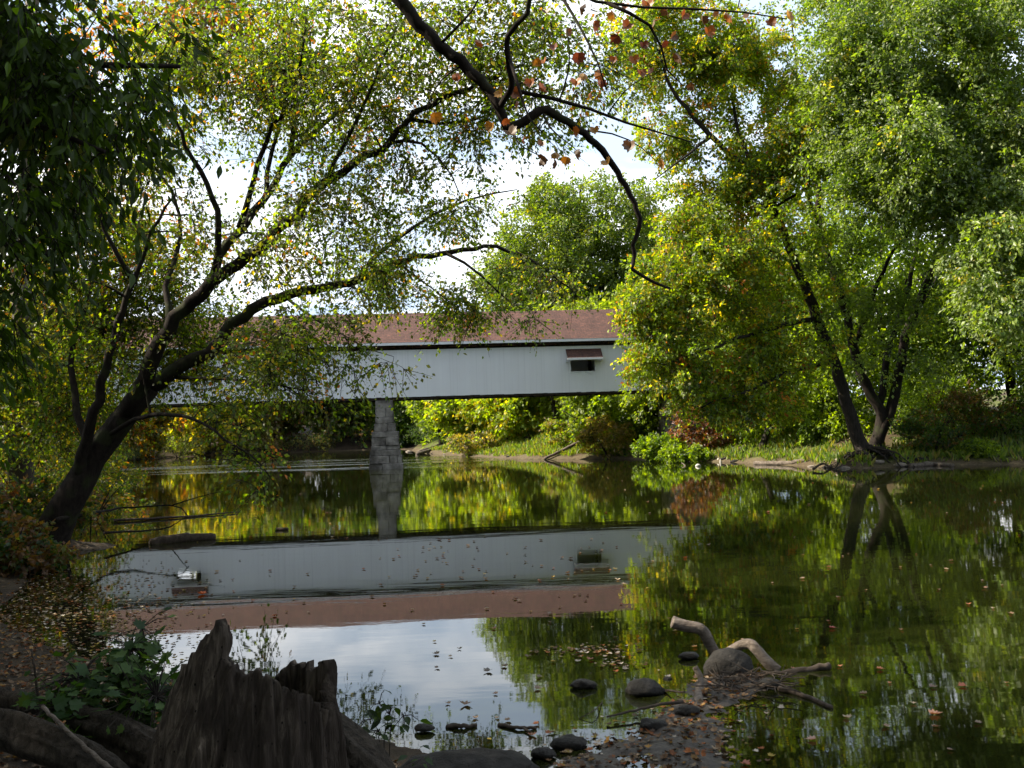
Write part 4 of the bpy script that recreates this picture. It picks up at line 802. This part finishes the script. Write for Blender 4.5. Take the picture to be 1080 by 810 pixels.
    for pts, r0, r1 in ((path((300, 758, 4.45), (330, 772, 4.45), (360, 793, 4.4), (398, 830, 4.3), (440, 890, 4.2)), .115, .10), ([at(150, 850, 4.1), at(110, 905, 3.9), at(60, 940, 3.7)], .12, .05)):
        q = smooth_path(pts, 70, 0, rr); tube(g, q, np.linspace(r0, r1, 70), 64, True, .42, 5)
    g.build('root', B_ROT, root, smooth=True)
build_stump()

def build_foreground():
    rng = np.random.default_rng(12)
    p = onz(490, 812, .0); rock('flat_rock', 'flat grey rock slab at the water edge right of the stump', at(492, 800, 7.6) + [0, 0, -.12], (1.02, .75, .36), 4, ROCK, rough=.22)
    # mud spit
    poly = np.array([onz(x, y)[:2] for x, y in [(560, 830), (600, 800), (630, 782), (668, 764), (695, 744), (722, 724), (745, 712), (775, 708), (812, 712), (822, 724), (795, 738), (772, 756), (768, 778), (782, 800), (800, 835)]])
    x, y = np.meshgrid(np.arange(poly[:, 0].min() - .5, poly[:, 0].max() + .5, .022), np.arange(poly[:, 1].min() - .5, poly[:, 1].max() + .5, .022))
    d = np.full(x.shape, 1e9); ins = np.zeros(x.shape, bool); P = np.stack([x, y], -1)
    for i in range(len(poly)):
        a, b = poly[i], poly[(i + 1) % len(poly)]; e = b - a; t = np.clip(((P - a) @ e) / (e @ e), 0, 1); d = np.minimum(d, np.linalg.norm(P - a - t[..., None] * e, axis=-1))
        ins ^= ((a[1] > y) != (b[1] > y)) & (x < (b[0] - a[0]) * (y - a[1]) / (b[1] - a[1] + 1e-12) + a[0])
    d = np.where(ins, d, -d)
    z = .07 * sstep(-.25, .22, d) - .058 + .10 * (fbm(np.stack([x * 2.4, y * 2.4, 0 * x], -1), 31, 4) - .5) + .045 * (fbm(np.stack([x * 12, y * 12, 0 * x], -1), 33, 3) - .5) - .3 * sstep(.0, -.5, d)
    n, m = x.shape; i = np.arange(n - 1)[:, None] * m; j = np.arange(m - 1)[None]; f = np.stack([i + j, i + j + 1, i + m + j + 1, i + m + j], -1).reshape(-1, 4)
    g = Geo(); g.add(np.stack([x, y, z], -1), [f])
    mt, nt, o = mat('wet_mud'); q = N(nt); nn = q.noise(q.coord(), 14, 7, .7)
    pb = q('BsdfPrincipled', {'Base Color': q.ramp(nn, [(.3, (.014, .0105, .008)), (.7, (.055, .044, .033))]), 'Roughness': .55, 'Specular IOR Level': .25}); bp = q('Bump', {'Height': nn, 'Strength': .7, 'Distance': .03}); nt.links.new(bp.outputs[0], pb.inputs['Normal']); nt.links.new(pb.outputs[0], o.inputs[0])
    tag(g.build('mud_bar', mt, smooth=True), 'wet mud bar reaching into the river', kind='structure')
    # leaf litter: mud bar and near shore
    k = (d > -.12); fx, fy, fz = x[k], y[k], z[k]; w = rng.integers(0, len(fx), 900); w = w[fz[w] > -.004]
    L = [np.stack([fx[w], fy[w], fz[w] + .008], -1)]
    for cx, cy, sx, sy, nn_ in ((60, 700, 130, 55, 2600), (40, 770, 110, 60, 1500), (70, 650, 80, 40, 900), (400, 800, 120, 30, 300), (45, 575, 60, 60, 900)):
        px = rng.uniform(cx - sx, cx + sx, nn_); py = rng.uniform(cy - sy, cy + sy, nn_); Q = np.array([onz(u, v, .25) for u, v in zip(px, py)])
        gz = ground_z(Q[:, 0], Q[:, 1]); ok = gz > -.02; Q[:, 2] = gz + .012; L.append(Q[ok])
    P = np.concatenate(L); n = len(P); pal = np.array([BROWN, (.09, .055, .03), (.16, .10, .055), (.20, .15, .10), RUST, (.06, .04, .028), (.22, .12, .03)])
    ax = rng.normal(size=(n, 3)); ax[:, 2] *= .15; nr = rng.normal(0, .35, (n, 3)); nr[:, 2] += 1; g = Geo()
    leaves(g, T_CURL, P, ax, nr, rng.uniform(.022, .07, n), pal[rng.integers(0, 7, n)] * rng.uniform(.45, 1.2, (n, 1)))
    tag(g.build('leaf_litter', L_LITTER), 'brown fallen leaves littering the muddy shore', 'fallen leaves', kind='stuff')

    # driftwood, boulder and stones on the spit
    def W(x, y, z=0): return onz(x, y, z)
    dB = float(onz(770, 716)[1])
    boulder = rock('boulder', 'smooth round grey boulder between the two pale driftwood limbs', at(769, 705, dB) + [0, .1, -.04], (.50, .42, .46), 8, ROCK, rough=.16)
    dW = dB + .35
    logx('driftwood_limb', 'pale forked driftwood limb rising left behind the round boulder', [(path((709, 656, dW), (722, 660, dW), (735, 662.5, dW), (742, 667, dW), (749, 680, dW), (757, 692, dW - .02), (768, 704, dW - .05)), .062, .055), (path((735, 686, dW - .1), (729, 700, dW - .5), (735, 715, dW - .75), (737, 745, dW - 1.0)), .022, .036)][:1], B_DRIFT, 1, sides=24, rough=.13)
    logx('driftwood_limb', 'pale bent driftwood limb arching right behind the round boulder', [(path((758, 694, dW + .05), (778, 682, dW + .05), (790, 679, dW), (797, 684, dW - .05), (808, 697, dW - .1), (820, 708, dW - .15)), .046, .06)], B_DRIFT, 2, sides=24, rough=.13)
    logx('driftwood_stub', 'upright grey driftwood stub standing in the mud left of the boulder', [([W(737, 748, -.05), W(737, 730, .02), at(739, 716, dB - .45), at(733, 703, dB - .4)], .055, .026)], B_DRIFT, 3, sides=24, rough=.15)
    logx('stick', 'straight brown stick poking out right over the water from the debris', [(path((797, 717, dB + .05), (835, 709, dB + .1), (875, 702, dB + .15)), .042, .036)], B_DRIFTD, 4)
    logx('stick', 'dark half sunken stick lying in the water right of the debris', [([W(822, 726, .02), W(850, 734, .015), W(877, 746, .01)], .025, .02)], B_DRIFTD, 5)
    logx('stick', 'thin forked twig bending down beside the straight brown stick', [(path((838, 712, dB), (844, 722, dB - .05), (842, 730, dB - .1), (848, 744, dB - .2)), .014, .008), (path((844, 722, dB - .05), (852, 715, dB), (858, 713, dB)), .01, .006)], B_DRIFTD, 6)
    logx('stick', 'long thin dark twig reaching left from the mud bar over the water', [([W(720, 740, .06), W(690, 744, .07), W(640, 756, .05)], .016, .008)], B_DRIFTD, 7)
    logx('stick', 'fine arching twig left of the dark half sunken rock', [([W(722, 730, .08), at(690, 728, dB - .4), at(640, 735, dB - .4), at(590, 746, dB - .5)], .010, .005), ([at(640, 735, dB - .4), W(628, 748, .05), W(610, 758, .0)], .006, .004)], B_DRIFTD, 8)
    for i, (xx, yy, w_, lb) in enumerate([(680, 728, .36, 'dark half sunken rock left of the driftwood'), (615, 722, .24, 'small dark stone alone in the water left of the sunken rock'), (602, 784, .28, 'dark angular stone at the near end of the mud bar'), (727, 692, .2, 'dark wet stone under the raised driftwood end'),
                                          (704, 716, .09, 'tiny black stone in the water between rock and driftwood'), (573, 795, .2, 'rounded dark lump beside the flat slab'), (812, 722, .24, 'dark clod in the debris under the straight stick'), (725, 750, .22, 'muddy clod at the foot of the driftwood stub'), (690, 765, .24, 'lumpy mud clod near the middle of the mud bar'), (478, 766, .1, 'small dark clump floating left of the driftwood twigs'), (447, 768, .16, 'dark clump in the water right of the stump')]):
        rock('stone', lb, W(xx, yy, .03 * (w_ > .15)), (w_, w_ * .7, w_ * .5), 40 + i, ROCKW, 'stones in the shallows', 'stone', rough=.4, sub=3)
    logx('floating_stick', 'dark knobbly stick floating in the bright sky reflection', [([W(471, 766, .01), W(486, 766, .02), W(503, 765, .01)], .022, .014)], B_DRIFTD, 9, rough=.4)
    logx('floating_stick', 'broken dark twig floating just left of the mud bar', [([W(526, 764, .01), W(545, 767, .02), W(566, 768, .01)], .016, .012), ([W(550, 767, .02), W(560, 772, .02)], .012, .008)], B_DRIFTD, 10, rough=.4)
    # dead debris pile (stuff) of small twigs under the driftwood
    g = Geo()
    for i in range(90):
        c = W(rng.uniform(745, 835), rng.uniform(708, 728), rng.uniform(.01, .11)); dr = unit(rng.normal(size=3) * [1, 1, .25]) * rng.uniform(.05, .2); tube(g, np.array([c - dr, c + rng.normal(0, .01, 3), c + dr]), [.007, .006, .003], 5)
    tag(g.build('twig_debris', B_DRIFTD), 'tangled twigs washed up around the boulder', 'debris', kind='stuff')
    # logs lower left
    logx('rotten_log', 'thick rotten grey log in the lower left corner', [(path((-60, 758, 4.6), (20, 775, 4.5), (95, 805, 4.35), (150, 850, 4.2)), .085, .07)], B_ROT, 20, 'log', rough=.55, sides=48)
    logx('rotten_log', 'dim log half hidden under the leafy sapling', [(path((85, 762, 5.0), (130, 778, 4.9), (170, 800, 4.8)), .10, .09)], B_ROT, 21, 'log', rough=.5, sides=40)
    logx('rotten_log', 'slim dark log across the mud at the left edge', [(path((-30, 735, 6.0), (10, 738, 6.0), (45, 744, 5.9)), .06, .05)], B_ROT, 22, 'log', rough=.2, sides=16)
    logx('stick', 'pale thin stick slanting across the lower left corner', [(path((45, 745, 4.5), (75, 775, 4.35), (115, 810, 4.2), (130, 822, 4.15)), .008, .011)], B_DRIFT, 23)
    logx('stick', 'thin upright twig standing at the left of the sapling', [(path((40, 735, 5.4), (37, 708, 5.4), (33, 684, 5.4)), .008, .004)], B_DRIFTD, 24)
    # log and dead branches in the water by the left bank
    q0, q1 = W(158, 574), W(226, 568)
    logx('sunken_log', 'weathered grey log lying in the water beyond the left shore', [([q0 + [0, 0, .0], (q0 + q1) / 2 + [0, 0, .08], q1 + [0, 0, .02]], .13, .10)], B_DRIFTD, 25, 'log', rough=.2)
    logx('dead_branch', 'bare dead branch stretching over the water near the leaning tree', [([W(60, 548, .9), at(122, 537, 26), at(182, 533, 25.5), at(198, 544, 25.3)], .05, .012), ([at(182, 533, 25.5), at(210, 524, 25.5), at(235, 518, 25.5)], .018, .006)], B_DARK, 26, 'branch')
    logx('dead_branch', 'pale dead branch lying flat on the water below the bare one', [([W(120, 549, .05), W(190, 545, .04), W(252, 540, .03)], .045, .02)], B_DRIFTD, 27, 'branch')
    logx('dead_branch', 'lowest dead branch beside the weathered log', [([W(110, 562, .3), W(170, 558, .2), at(196, 546, 25)], .03, .008)], B_DARK, 28, 'branch')
    logx('sunken_log', 'small dark snag floating left of the pier reflection', [([W(291, 558.5, .02), W(303, 558, .03)], .05, .04)], B_DRIFTD, 29, 'log')
    # driftwood on the far right bank
    def Z(x, y): p_ = onz(x, y, .05); p_[2] = max(0.0, float(ground_z(p_[:1], p_[1:2])[0])) + .06; return p_
    def rise(*q):
        a = Z(*q[0]); d0 = float((a - CAM) @ _F); return [a] + [at(x_, y_, d0 + .5 * k_) for k_, (x_, y_) in enumerate(q[1:], 1)]
    far = [('long pale drift log lying up the bank under the bridge', rise((574, 484), (594, 474.5), (613, 465)), .09, .13, B_DRIFT), ('short drift log on the bank right of the long one', [Z(592, 481), Z(612, 481)], .12, .1, B_DRIFT), ('dark drift log at the waterline below the dry weeds', [Z(626, 483), Z(638, 481.5)], .16, .16, B_DRIFTD),
           ('pale drift log at the waterline right of the dark one', [Z(646, 482), Z(664, 480)], .13, .1, B_DRIFT), ('grey log slanting down the bank under the yellow sycamore', rise((758, 485.5), (772, 478), (787, 470.5)), .10, .13, B_DRIFT), ('pale drift log along the waterline left of the roots', [Z(796, 489), Z(830, 489.5), Z(850, 490)], .13, .1, B_DRIFT),
           ('bleached drift log at the waterline right of the roots', [Z(960, 491.5), Z(985, 490), Z(1005, 491)], .12, .08, B_DRIFT), ('pair of crossed bleached logs near the far pale rubble', [Z(442, 477), Z(462, 475)], .2, .16, B_DRIFT), ('lower bleached log near the far pale rubble', [Z(440, 479), Z(470, 475.5)], .16, .14, B_DRIFT)]
    for i, (lb, pts, r0, r1, m_) in enumerate(far): logx('drift_log', lb, [(pts, r0, r1)], m_, 60 + i, 'log', 'drift logs on the far bank')
    c_ = Z(560, 479); d_ = float((c_ - CAM) @ _F); parts = []
    for q_ in [(552, 462), (566, 458), (572, 466), (548, 470), (577, 474), (544, 478), (581, 482), (562, 468), (570, 480), (556, 456)]:
        e_ = at(q_[0], q_[1], d_ + rng.uniform(-.6, .4)); parts.append(([c_, (c_ + e_) / 2 + rng.normal(0, .12, 3), e_], .10, .022))
    logx('rootwad', 'dark upturned rootwad on the bank under the bridge', parts, B_DARK, 80)
    parts = [([W(858, 494.5, .1), at(868, 489, 49), at(880, 494, 48.6), at(884, 488, 48.6)], .06, .03), ([W(880, 496, .02), at(888, 491, 48.5), at(905, 490, 48.6)], .05, .02)]
    logx('drift_log', 'curved dark snag at the waterline just left of the sycamore roots', parts, B_DRIFTD, 81, 'log', 'drift logs on the far bank')
    rock('white_stone', 'small white stone showing above the water by the right bank', W(736, 491.5, .02), (.3, .2, .2), 90, ROCKP, None, 'stone', sub=3)
    logx('drift_log', 'tiny bleached stick standing out of the water left of the white stone', [([W(723, 491.5, .0), at(719, 488, 57)], .035, .02)], B_DRIFT, 82, 'stick', None)
    for i, (xx, yy, lb) in enumerate([(757.5, 486, 'left of two small pale stones at the foot of the slanting grey log'), (760, 487, 'right of two small pale stones at the foot of the slanting grey log')]):
        rock('white_stone', lb, W(xx, yy, .05), (.13, .13, .3), 91 + i, ROCKP, None, 'stone', sub=3)
    # stones along the far bank edge
    for i in range(34):
        t = rng.choice([0, 1, 2], p=[.35, .35, .3]); xx = rng.uniform(*((430, 560), (640, 860), (860, 1010))[t]); yy = np.interp(xx, [430, 470, 560, 655, 760, 800, 870, 912, 990, 1080], [477, 480, 484.5, 484, 487.5, 489.5, 493.5, 494.5, 491, 490])
        c = onz(xx, yy - rng.uniform(0, 1.6)); c[2] = max(0, float(ground_z(c[:1], c[1:2])[0])); s = rng.uniform(.2, .55)
        rock('bank_stone', 'small rough stone on the muddy edge of the far right bank', c, (s * 1.3, s, s * .55), 130 + i, ROCK if i % 3 else plain('bank_stone', (.2, .17, .14), .85, .3, 4, .4), 'stones along the right bank edge', 'stone', rough=.4, sub=2)

    # leafy saplings
    def sapling(name, label, base, stems, clus, nlf, size, seed, pal, droop=.2, tpl=T_LOBED):
        r = np.random.default_rng(seed); root = empty(name, base, label, 'plant'); g = Geo(); lg = Geo()
        for pts, r0 in stems: tube(g, smooth_path(pts, 10), np.linspace(r0, r0 * .4, 10), 6)
        tips = [s_[0][-1] for s_ in stems] ; SPp = np.concatenate([smooth_path(s_[0], 10)[2:] for s_ in stems])
        P = np.concatenate([np.array(c) + r.normal(size=(n_, 3)) * np.array(rad) for c, rad, n_ in clus]); n_ = len(P)
        for q in P:
            s_ = SPp[np.argmin(np.linalg.norm(SPp - q, axis=1))]; tube(g, np.array([s_, (s_ + q) / 2 + [0, 0, .02], q]), [.003, .0025, .0015], 4)
        ax = r.normal(size=(n_, 3)); ax[:, 2] = ax[:, 2] * .4 - droop; nr = r.normal(0, .45, (n_, 3)); nr[:, 2] += 1; nr[:, 1] -= .35
        pc = np.array(pal); leaves(lg, tpl, P, ax, nr, size * r.uniform(.55, 1.25, n_), pc[r.integers(0, len(pal), n_)] * r.uniform(.7, 1.3, (n_, 1)))
        g.build('stem', B_GREY, root); lg.build('leaves', L_DARK, root)
    b = gnd(*at(110, 800, 5.2)[:2])
    st = [([b, at(100, 740, 5.2), at(85, 715, 5.2)], .012), ([b, at(130, 730, 5.3), at(140, 680, 5.4), at(150, 662, 5.5)], .012), ([b, at(140, 760, 5.1), at(165, 735, 5.1)], .01), ([b, at(75, 765, 5), at(60, 745, 5)], .01)]
    cl = [(at(85, 730, 5.2), (.11, .12, .08), 60), (at(130, 735, 5.2), (.13, .14, .13), 130), (at(145, 690, 5.4), (.08, .1, .07), 26), (at(160, 745, 5.1), (.07, .1, .10), 46), (at(65, 745, 5), (.09, .1, .05), 40), (at(115, 770, 5), (.12, .1, .06), 36), (at(125, 700, 5.3), (.1, .1, .06), 30)]
    sapling('leafy_sapling', 'leafy dark green sapling with lobed leaves left of the stump', b, st, [(c_, r_, int(n_ * 1.7)) for c_, r_, n_ in cl], 0, .072, 51, [(.030, .065, .016), (.045, .085, .02), (.022, .05, .014), (.06, .10, .03)])
    b = at(405, 800, 5.6); b = gnd(b[0], b[1])
    st = [([b, at(405, 775, 5.6), at(412, 752, 5.6), at(400, 742, 5.6)], .006), ([b, at(412, 770, 5.6), at(425, 755, 5.6)], .005), ([b, at(400, 780, 5.6), at(392, 758, 5.6)], .005)]
    cl = [(at(402, 750, 5.6), (.05, .05, .035), 14), (at(420, 762, 5.6), (.045, .05, .04), 12), (at(398, 772, 5.6), (.05, .05, .04), 12), (at(440, 800, 6), (.09, .05, .03), 8)]
    sapling('seedling', 'small leafy seedling against the bright water right of the stump', b, st, cl, 0, .07, 52, [(.03, .055, .016), (.045, .075, .02), (.02, .04, .014)], .5, T_OVAL)

    # floating leaves: single ones by look, then the many small ones
    def afloat(name, label, P, s, col, seed, group=None, tpl=T_CURL):
        r = np.random.default_rng(seed); g = Geo(); ax = r.normal(size=(1, 3)); ax[:, 2] = 0; nr = np.array([[r.normal(0, .1), r.normal(0, .1), 1.0]])
        leaves(g, tpl, np.array([P]) + [[0, 0, .006]], ax, nr, np.array([s]), np.array([col])); return solo(g, name, L_DEAD, P, label, 'leaf', group)
    for i, (xx, yy, s, c, lb) in enumerate([(1018, 724, .16, (.4, .09, .02), 'bright orange leaf floating at the right among green reflections'), (981, 754, .2, (.45, .22, .12), 'pinkish floating leaf at the lower right'), (875, 663, .17, (.14, .03, .018), 'dark red leaf floating right of the driftwood'), (860, 781, .16, (.35, .2, .14), 'pale pink floating leaf near the bottom of the photo right of the mud bar'),
                                            (735, 683, .14, (.4, .2, .015), 'orange yellow leaf beside the raised driftwood limb'), (783, 806, .16, (.28, .07, .02), 'orange brown leaf on the mud at the bottom edge'), (490, 745, .22, BROWN, 'curled brown leaf floating in the sky reflection'), (517, 708, .2, (.07, .05, .03), 'dark leaf floating near the reflected roof edge'), (562, 777, .16, RUST, 'reddish leaf floating between stick and mud bar'), (210, 627, .3, (.4, .09, .02), 'red leaf floating on the reflected window at left')]):
        afloat('floating_leaf', lb, W(xx, yy), s * .55, c, 600 + i)
    pal = [(.16, .10, .05), BROWN, (.26, .20, .13), RUST, (.1, .07, .04), (.22, .16, .03)]
    zones = [((380, 660), (565, 612), 60), ((150, 640), (600, 650), 50), ((640, 1080), (560, 690), 40), ((420, 660), (655, 760), 30), ((820, 1080), (690, 805), 16), ((640, 1070), (500, 545), 30), ((100, 380), (520, 570), 24)]
    i = 0
    for xr_, yr_, n_ in zones:
        for k_ in range(n_):
            xx, yy = rng.uniform(*xr_), rng.uniform(*yr_); Pp = W(xx, yy)
            if shore_dist(np.array([Pp[0]]), np.array([Pp[1]]))[0] > -.3 or (580 < xx < 830 and yy > 700): continue
            afloat('floating_leaf', 'small autumn leaf floating flat on the open river', Pp, rng.uniform(.035, .075) * (1 + .02 * Pp[1]), np.array(pal[rng.integers(0, 6)]) * rng.uniform(.7, 1.3), 700 + i, 'small leaves afloat on the river'); i += 1
    # raft of pale leaves left of the driftwood, and leaves crowding the left shore: past counting
    g = Geo(); L = []
    for cx, cy, sx, sy, n_ in ((625, 688, 26, 5, 90), (590, 687, 20, 2, 25), (657, 702, 14, 3, 26), (660, 790, 60, 14, 160), (740, 775, 35, 28, 160), (90, 640, 60, 36, 900), (140, 680, 40, 24, 360), (40, 655, 50, 26, 700), (60, 620, 50, 14, 300)):
        L.append(np.stack([rng.normal(cx, sx, n_), rng.normal(cy, sy, n_)], -1))
    Q = np.concatenate(L); P = np.array([W(u, v) for u, v in Q]); P[:, 2] = .006; n_ = len(P)
    gz = ground_z(P[:, 0], P[:, 1]); P = P[gz < .0]; n_ = len(P)
    ax = rng.normal(size=(n_, 3)); ax[:, 2] = 0; nr = rng.normal(0, .12, (n_, 3)); nr[:, 2] += 1; pc = np.array(pal + [(.35, .3, .24)])
    leaves(g, T_CURL, P, ax, nr, rng.uniform(.03, .07, n_), pc[rng.integers(0, 7, n_)] * rng.uniform(.6, 1.2, (n_, 1)))
    tag(g.build('floating_litter', L_LITTER), 'rafts of fallen leaves drifting along the shore', 'fallen leaves', kind='stuff')
build_foreground()

# ------------------------------------------------------------------ light, sky, render settings
SUN_AZ, SUN_EL = R_(-91), R_(42)          # azimuth from +Y, left is negative
sdir = Vector((math.sin(SUN_AZ) * math.cos(SUN_EL), math.cos(SUN_AZ) * math.cos(SUN_EL), math.sin(SUN_EL)))
ld = bpy.data.lights.new('sun', 'SUN'); ld.energy = 5.0; ld.angle = R_(.53); ld.color = (1, .90, .74)
lo = bpy.data.objects.new('sun', ld); COL.objects.link(lo); lo.rotation_euler = sdir.to_track_quat('Z', 'Y').to_euler(); lo.location = (-30, 20, 60)
w = bpy.data.worlds.new('World'); sc.world = w; w.use_nodes = True; nt = w.node_tree; nt.nodes.clear(); n = N(nt)
sky = n('TexSky', sky_type='NISHITA', sun_disc=False, sun_elevation=SUN_EL, sun_rotation=SUN_AZ, altitude=200, air_density=1.0, dust_density=1.5, ozone_density=1.0)
v = n('TexCoord').outputs['Generated']; s = n('SeparateXYZ', {0: v}); zz = n.math('ADD', n.math('MAXIMUM', s.outputs[2], 0.0), .22)
cv = n('CombineXYZ', {0: n.math('DIVIDE', s.outputs[0], zz), 1: n.math('DIVIDE', s.outputs[1], zz), 2: 0.0})
cl = n.noise(cv.outputs[0], 1.15, 7, .55, .3); cf = n.ramp(cl, [(.45, (0, 0, 0)), (.60, (1, 1, 1))])
cc = n.ramp(n.noise(cv.outputs[0], 2.1, 5, .5), [(.3, (13, 13.3, 13.8)), (.7, (20, 19.6, 18.8))])
front = n('MapRange', {'Value': s.outputs[1], 'From Min': -.5, 'From Max': .5, 'To Min': .45}, interpolation_type='SMOOTHSTEP').outputs[0]
pale = n.mix(front, sky.outputs[0], (6.4, 7.9, 9.8))
n2 = n.mix(n.math('MULTIPLY', cf, front), pale, cc)
bg = n('Background', {'Color': n2, 'Strength': .05}); ow = n('OutputWorld'); nt.links.new(bg.outputs[0], ow.inputs[0])

sc.view_settings.view_transform = 'Standard'; sc.view_settings.look = 'None'; sc.view_settings.exposure = 1.52; sc.view_settings.gamma = 1; sc.view_settings.use_curve_mapping = False
sc.render.engine = 'CYCLES'; cy = sc.cycles
cy.max_bounces = 5; cy.diffuse_bounces = 3; cy.glossy_bounces = 3; cy.transmission_bounces = 3; cy.transparent_max_bounces = 4; cy.caustics_reflective = False; cy.caustics_refractive = False
cy.use_denoising = True; cy.use_adaptive_sampling = True; cy.adaptive_threshold = .02; cy.sample_clamp_indirect = 6
try: cy.denoiser = 'OPENIMAGEDENOISE'
except Exception: pass
sc.render.resolution_x = 1024; sc.render.resolution_y = 768
for o in list(bpy.data.objects):
    if '_w' in o: del o['_w']
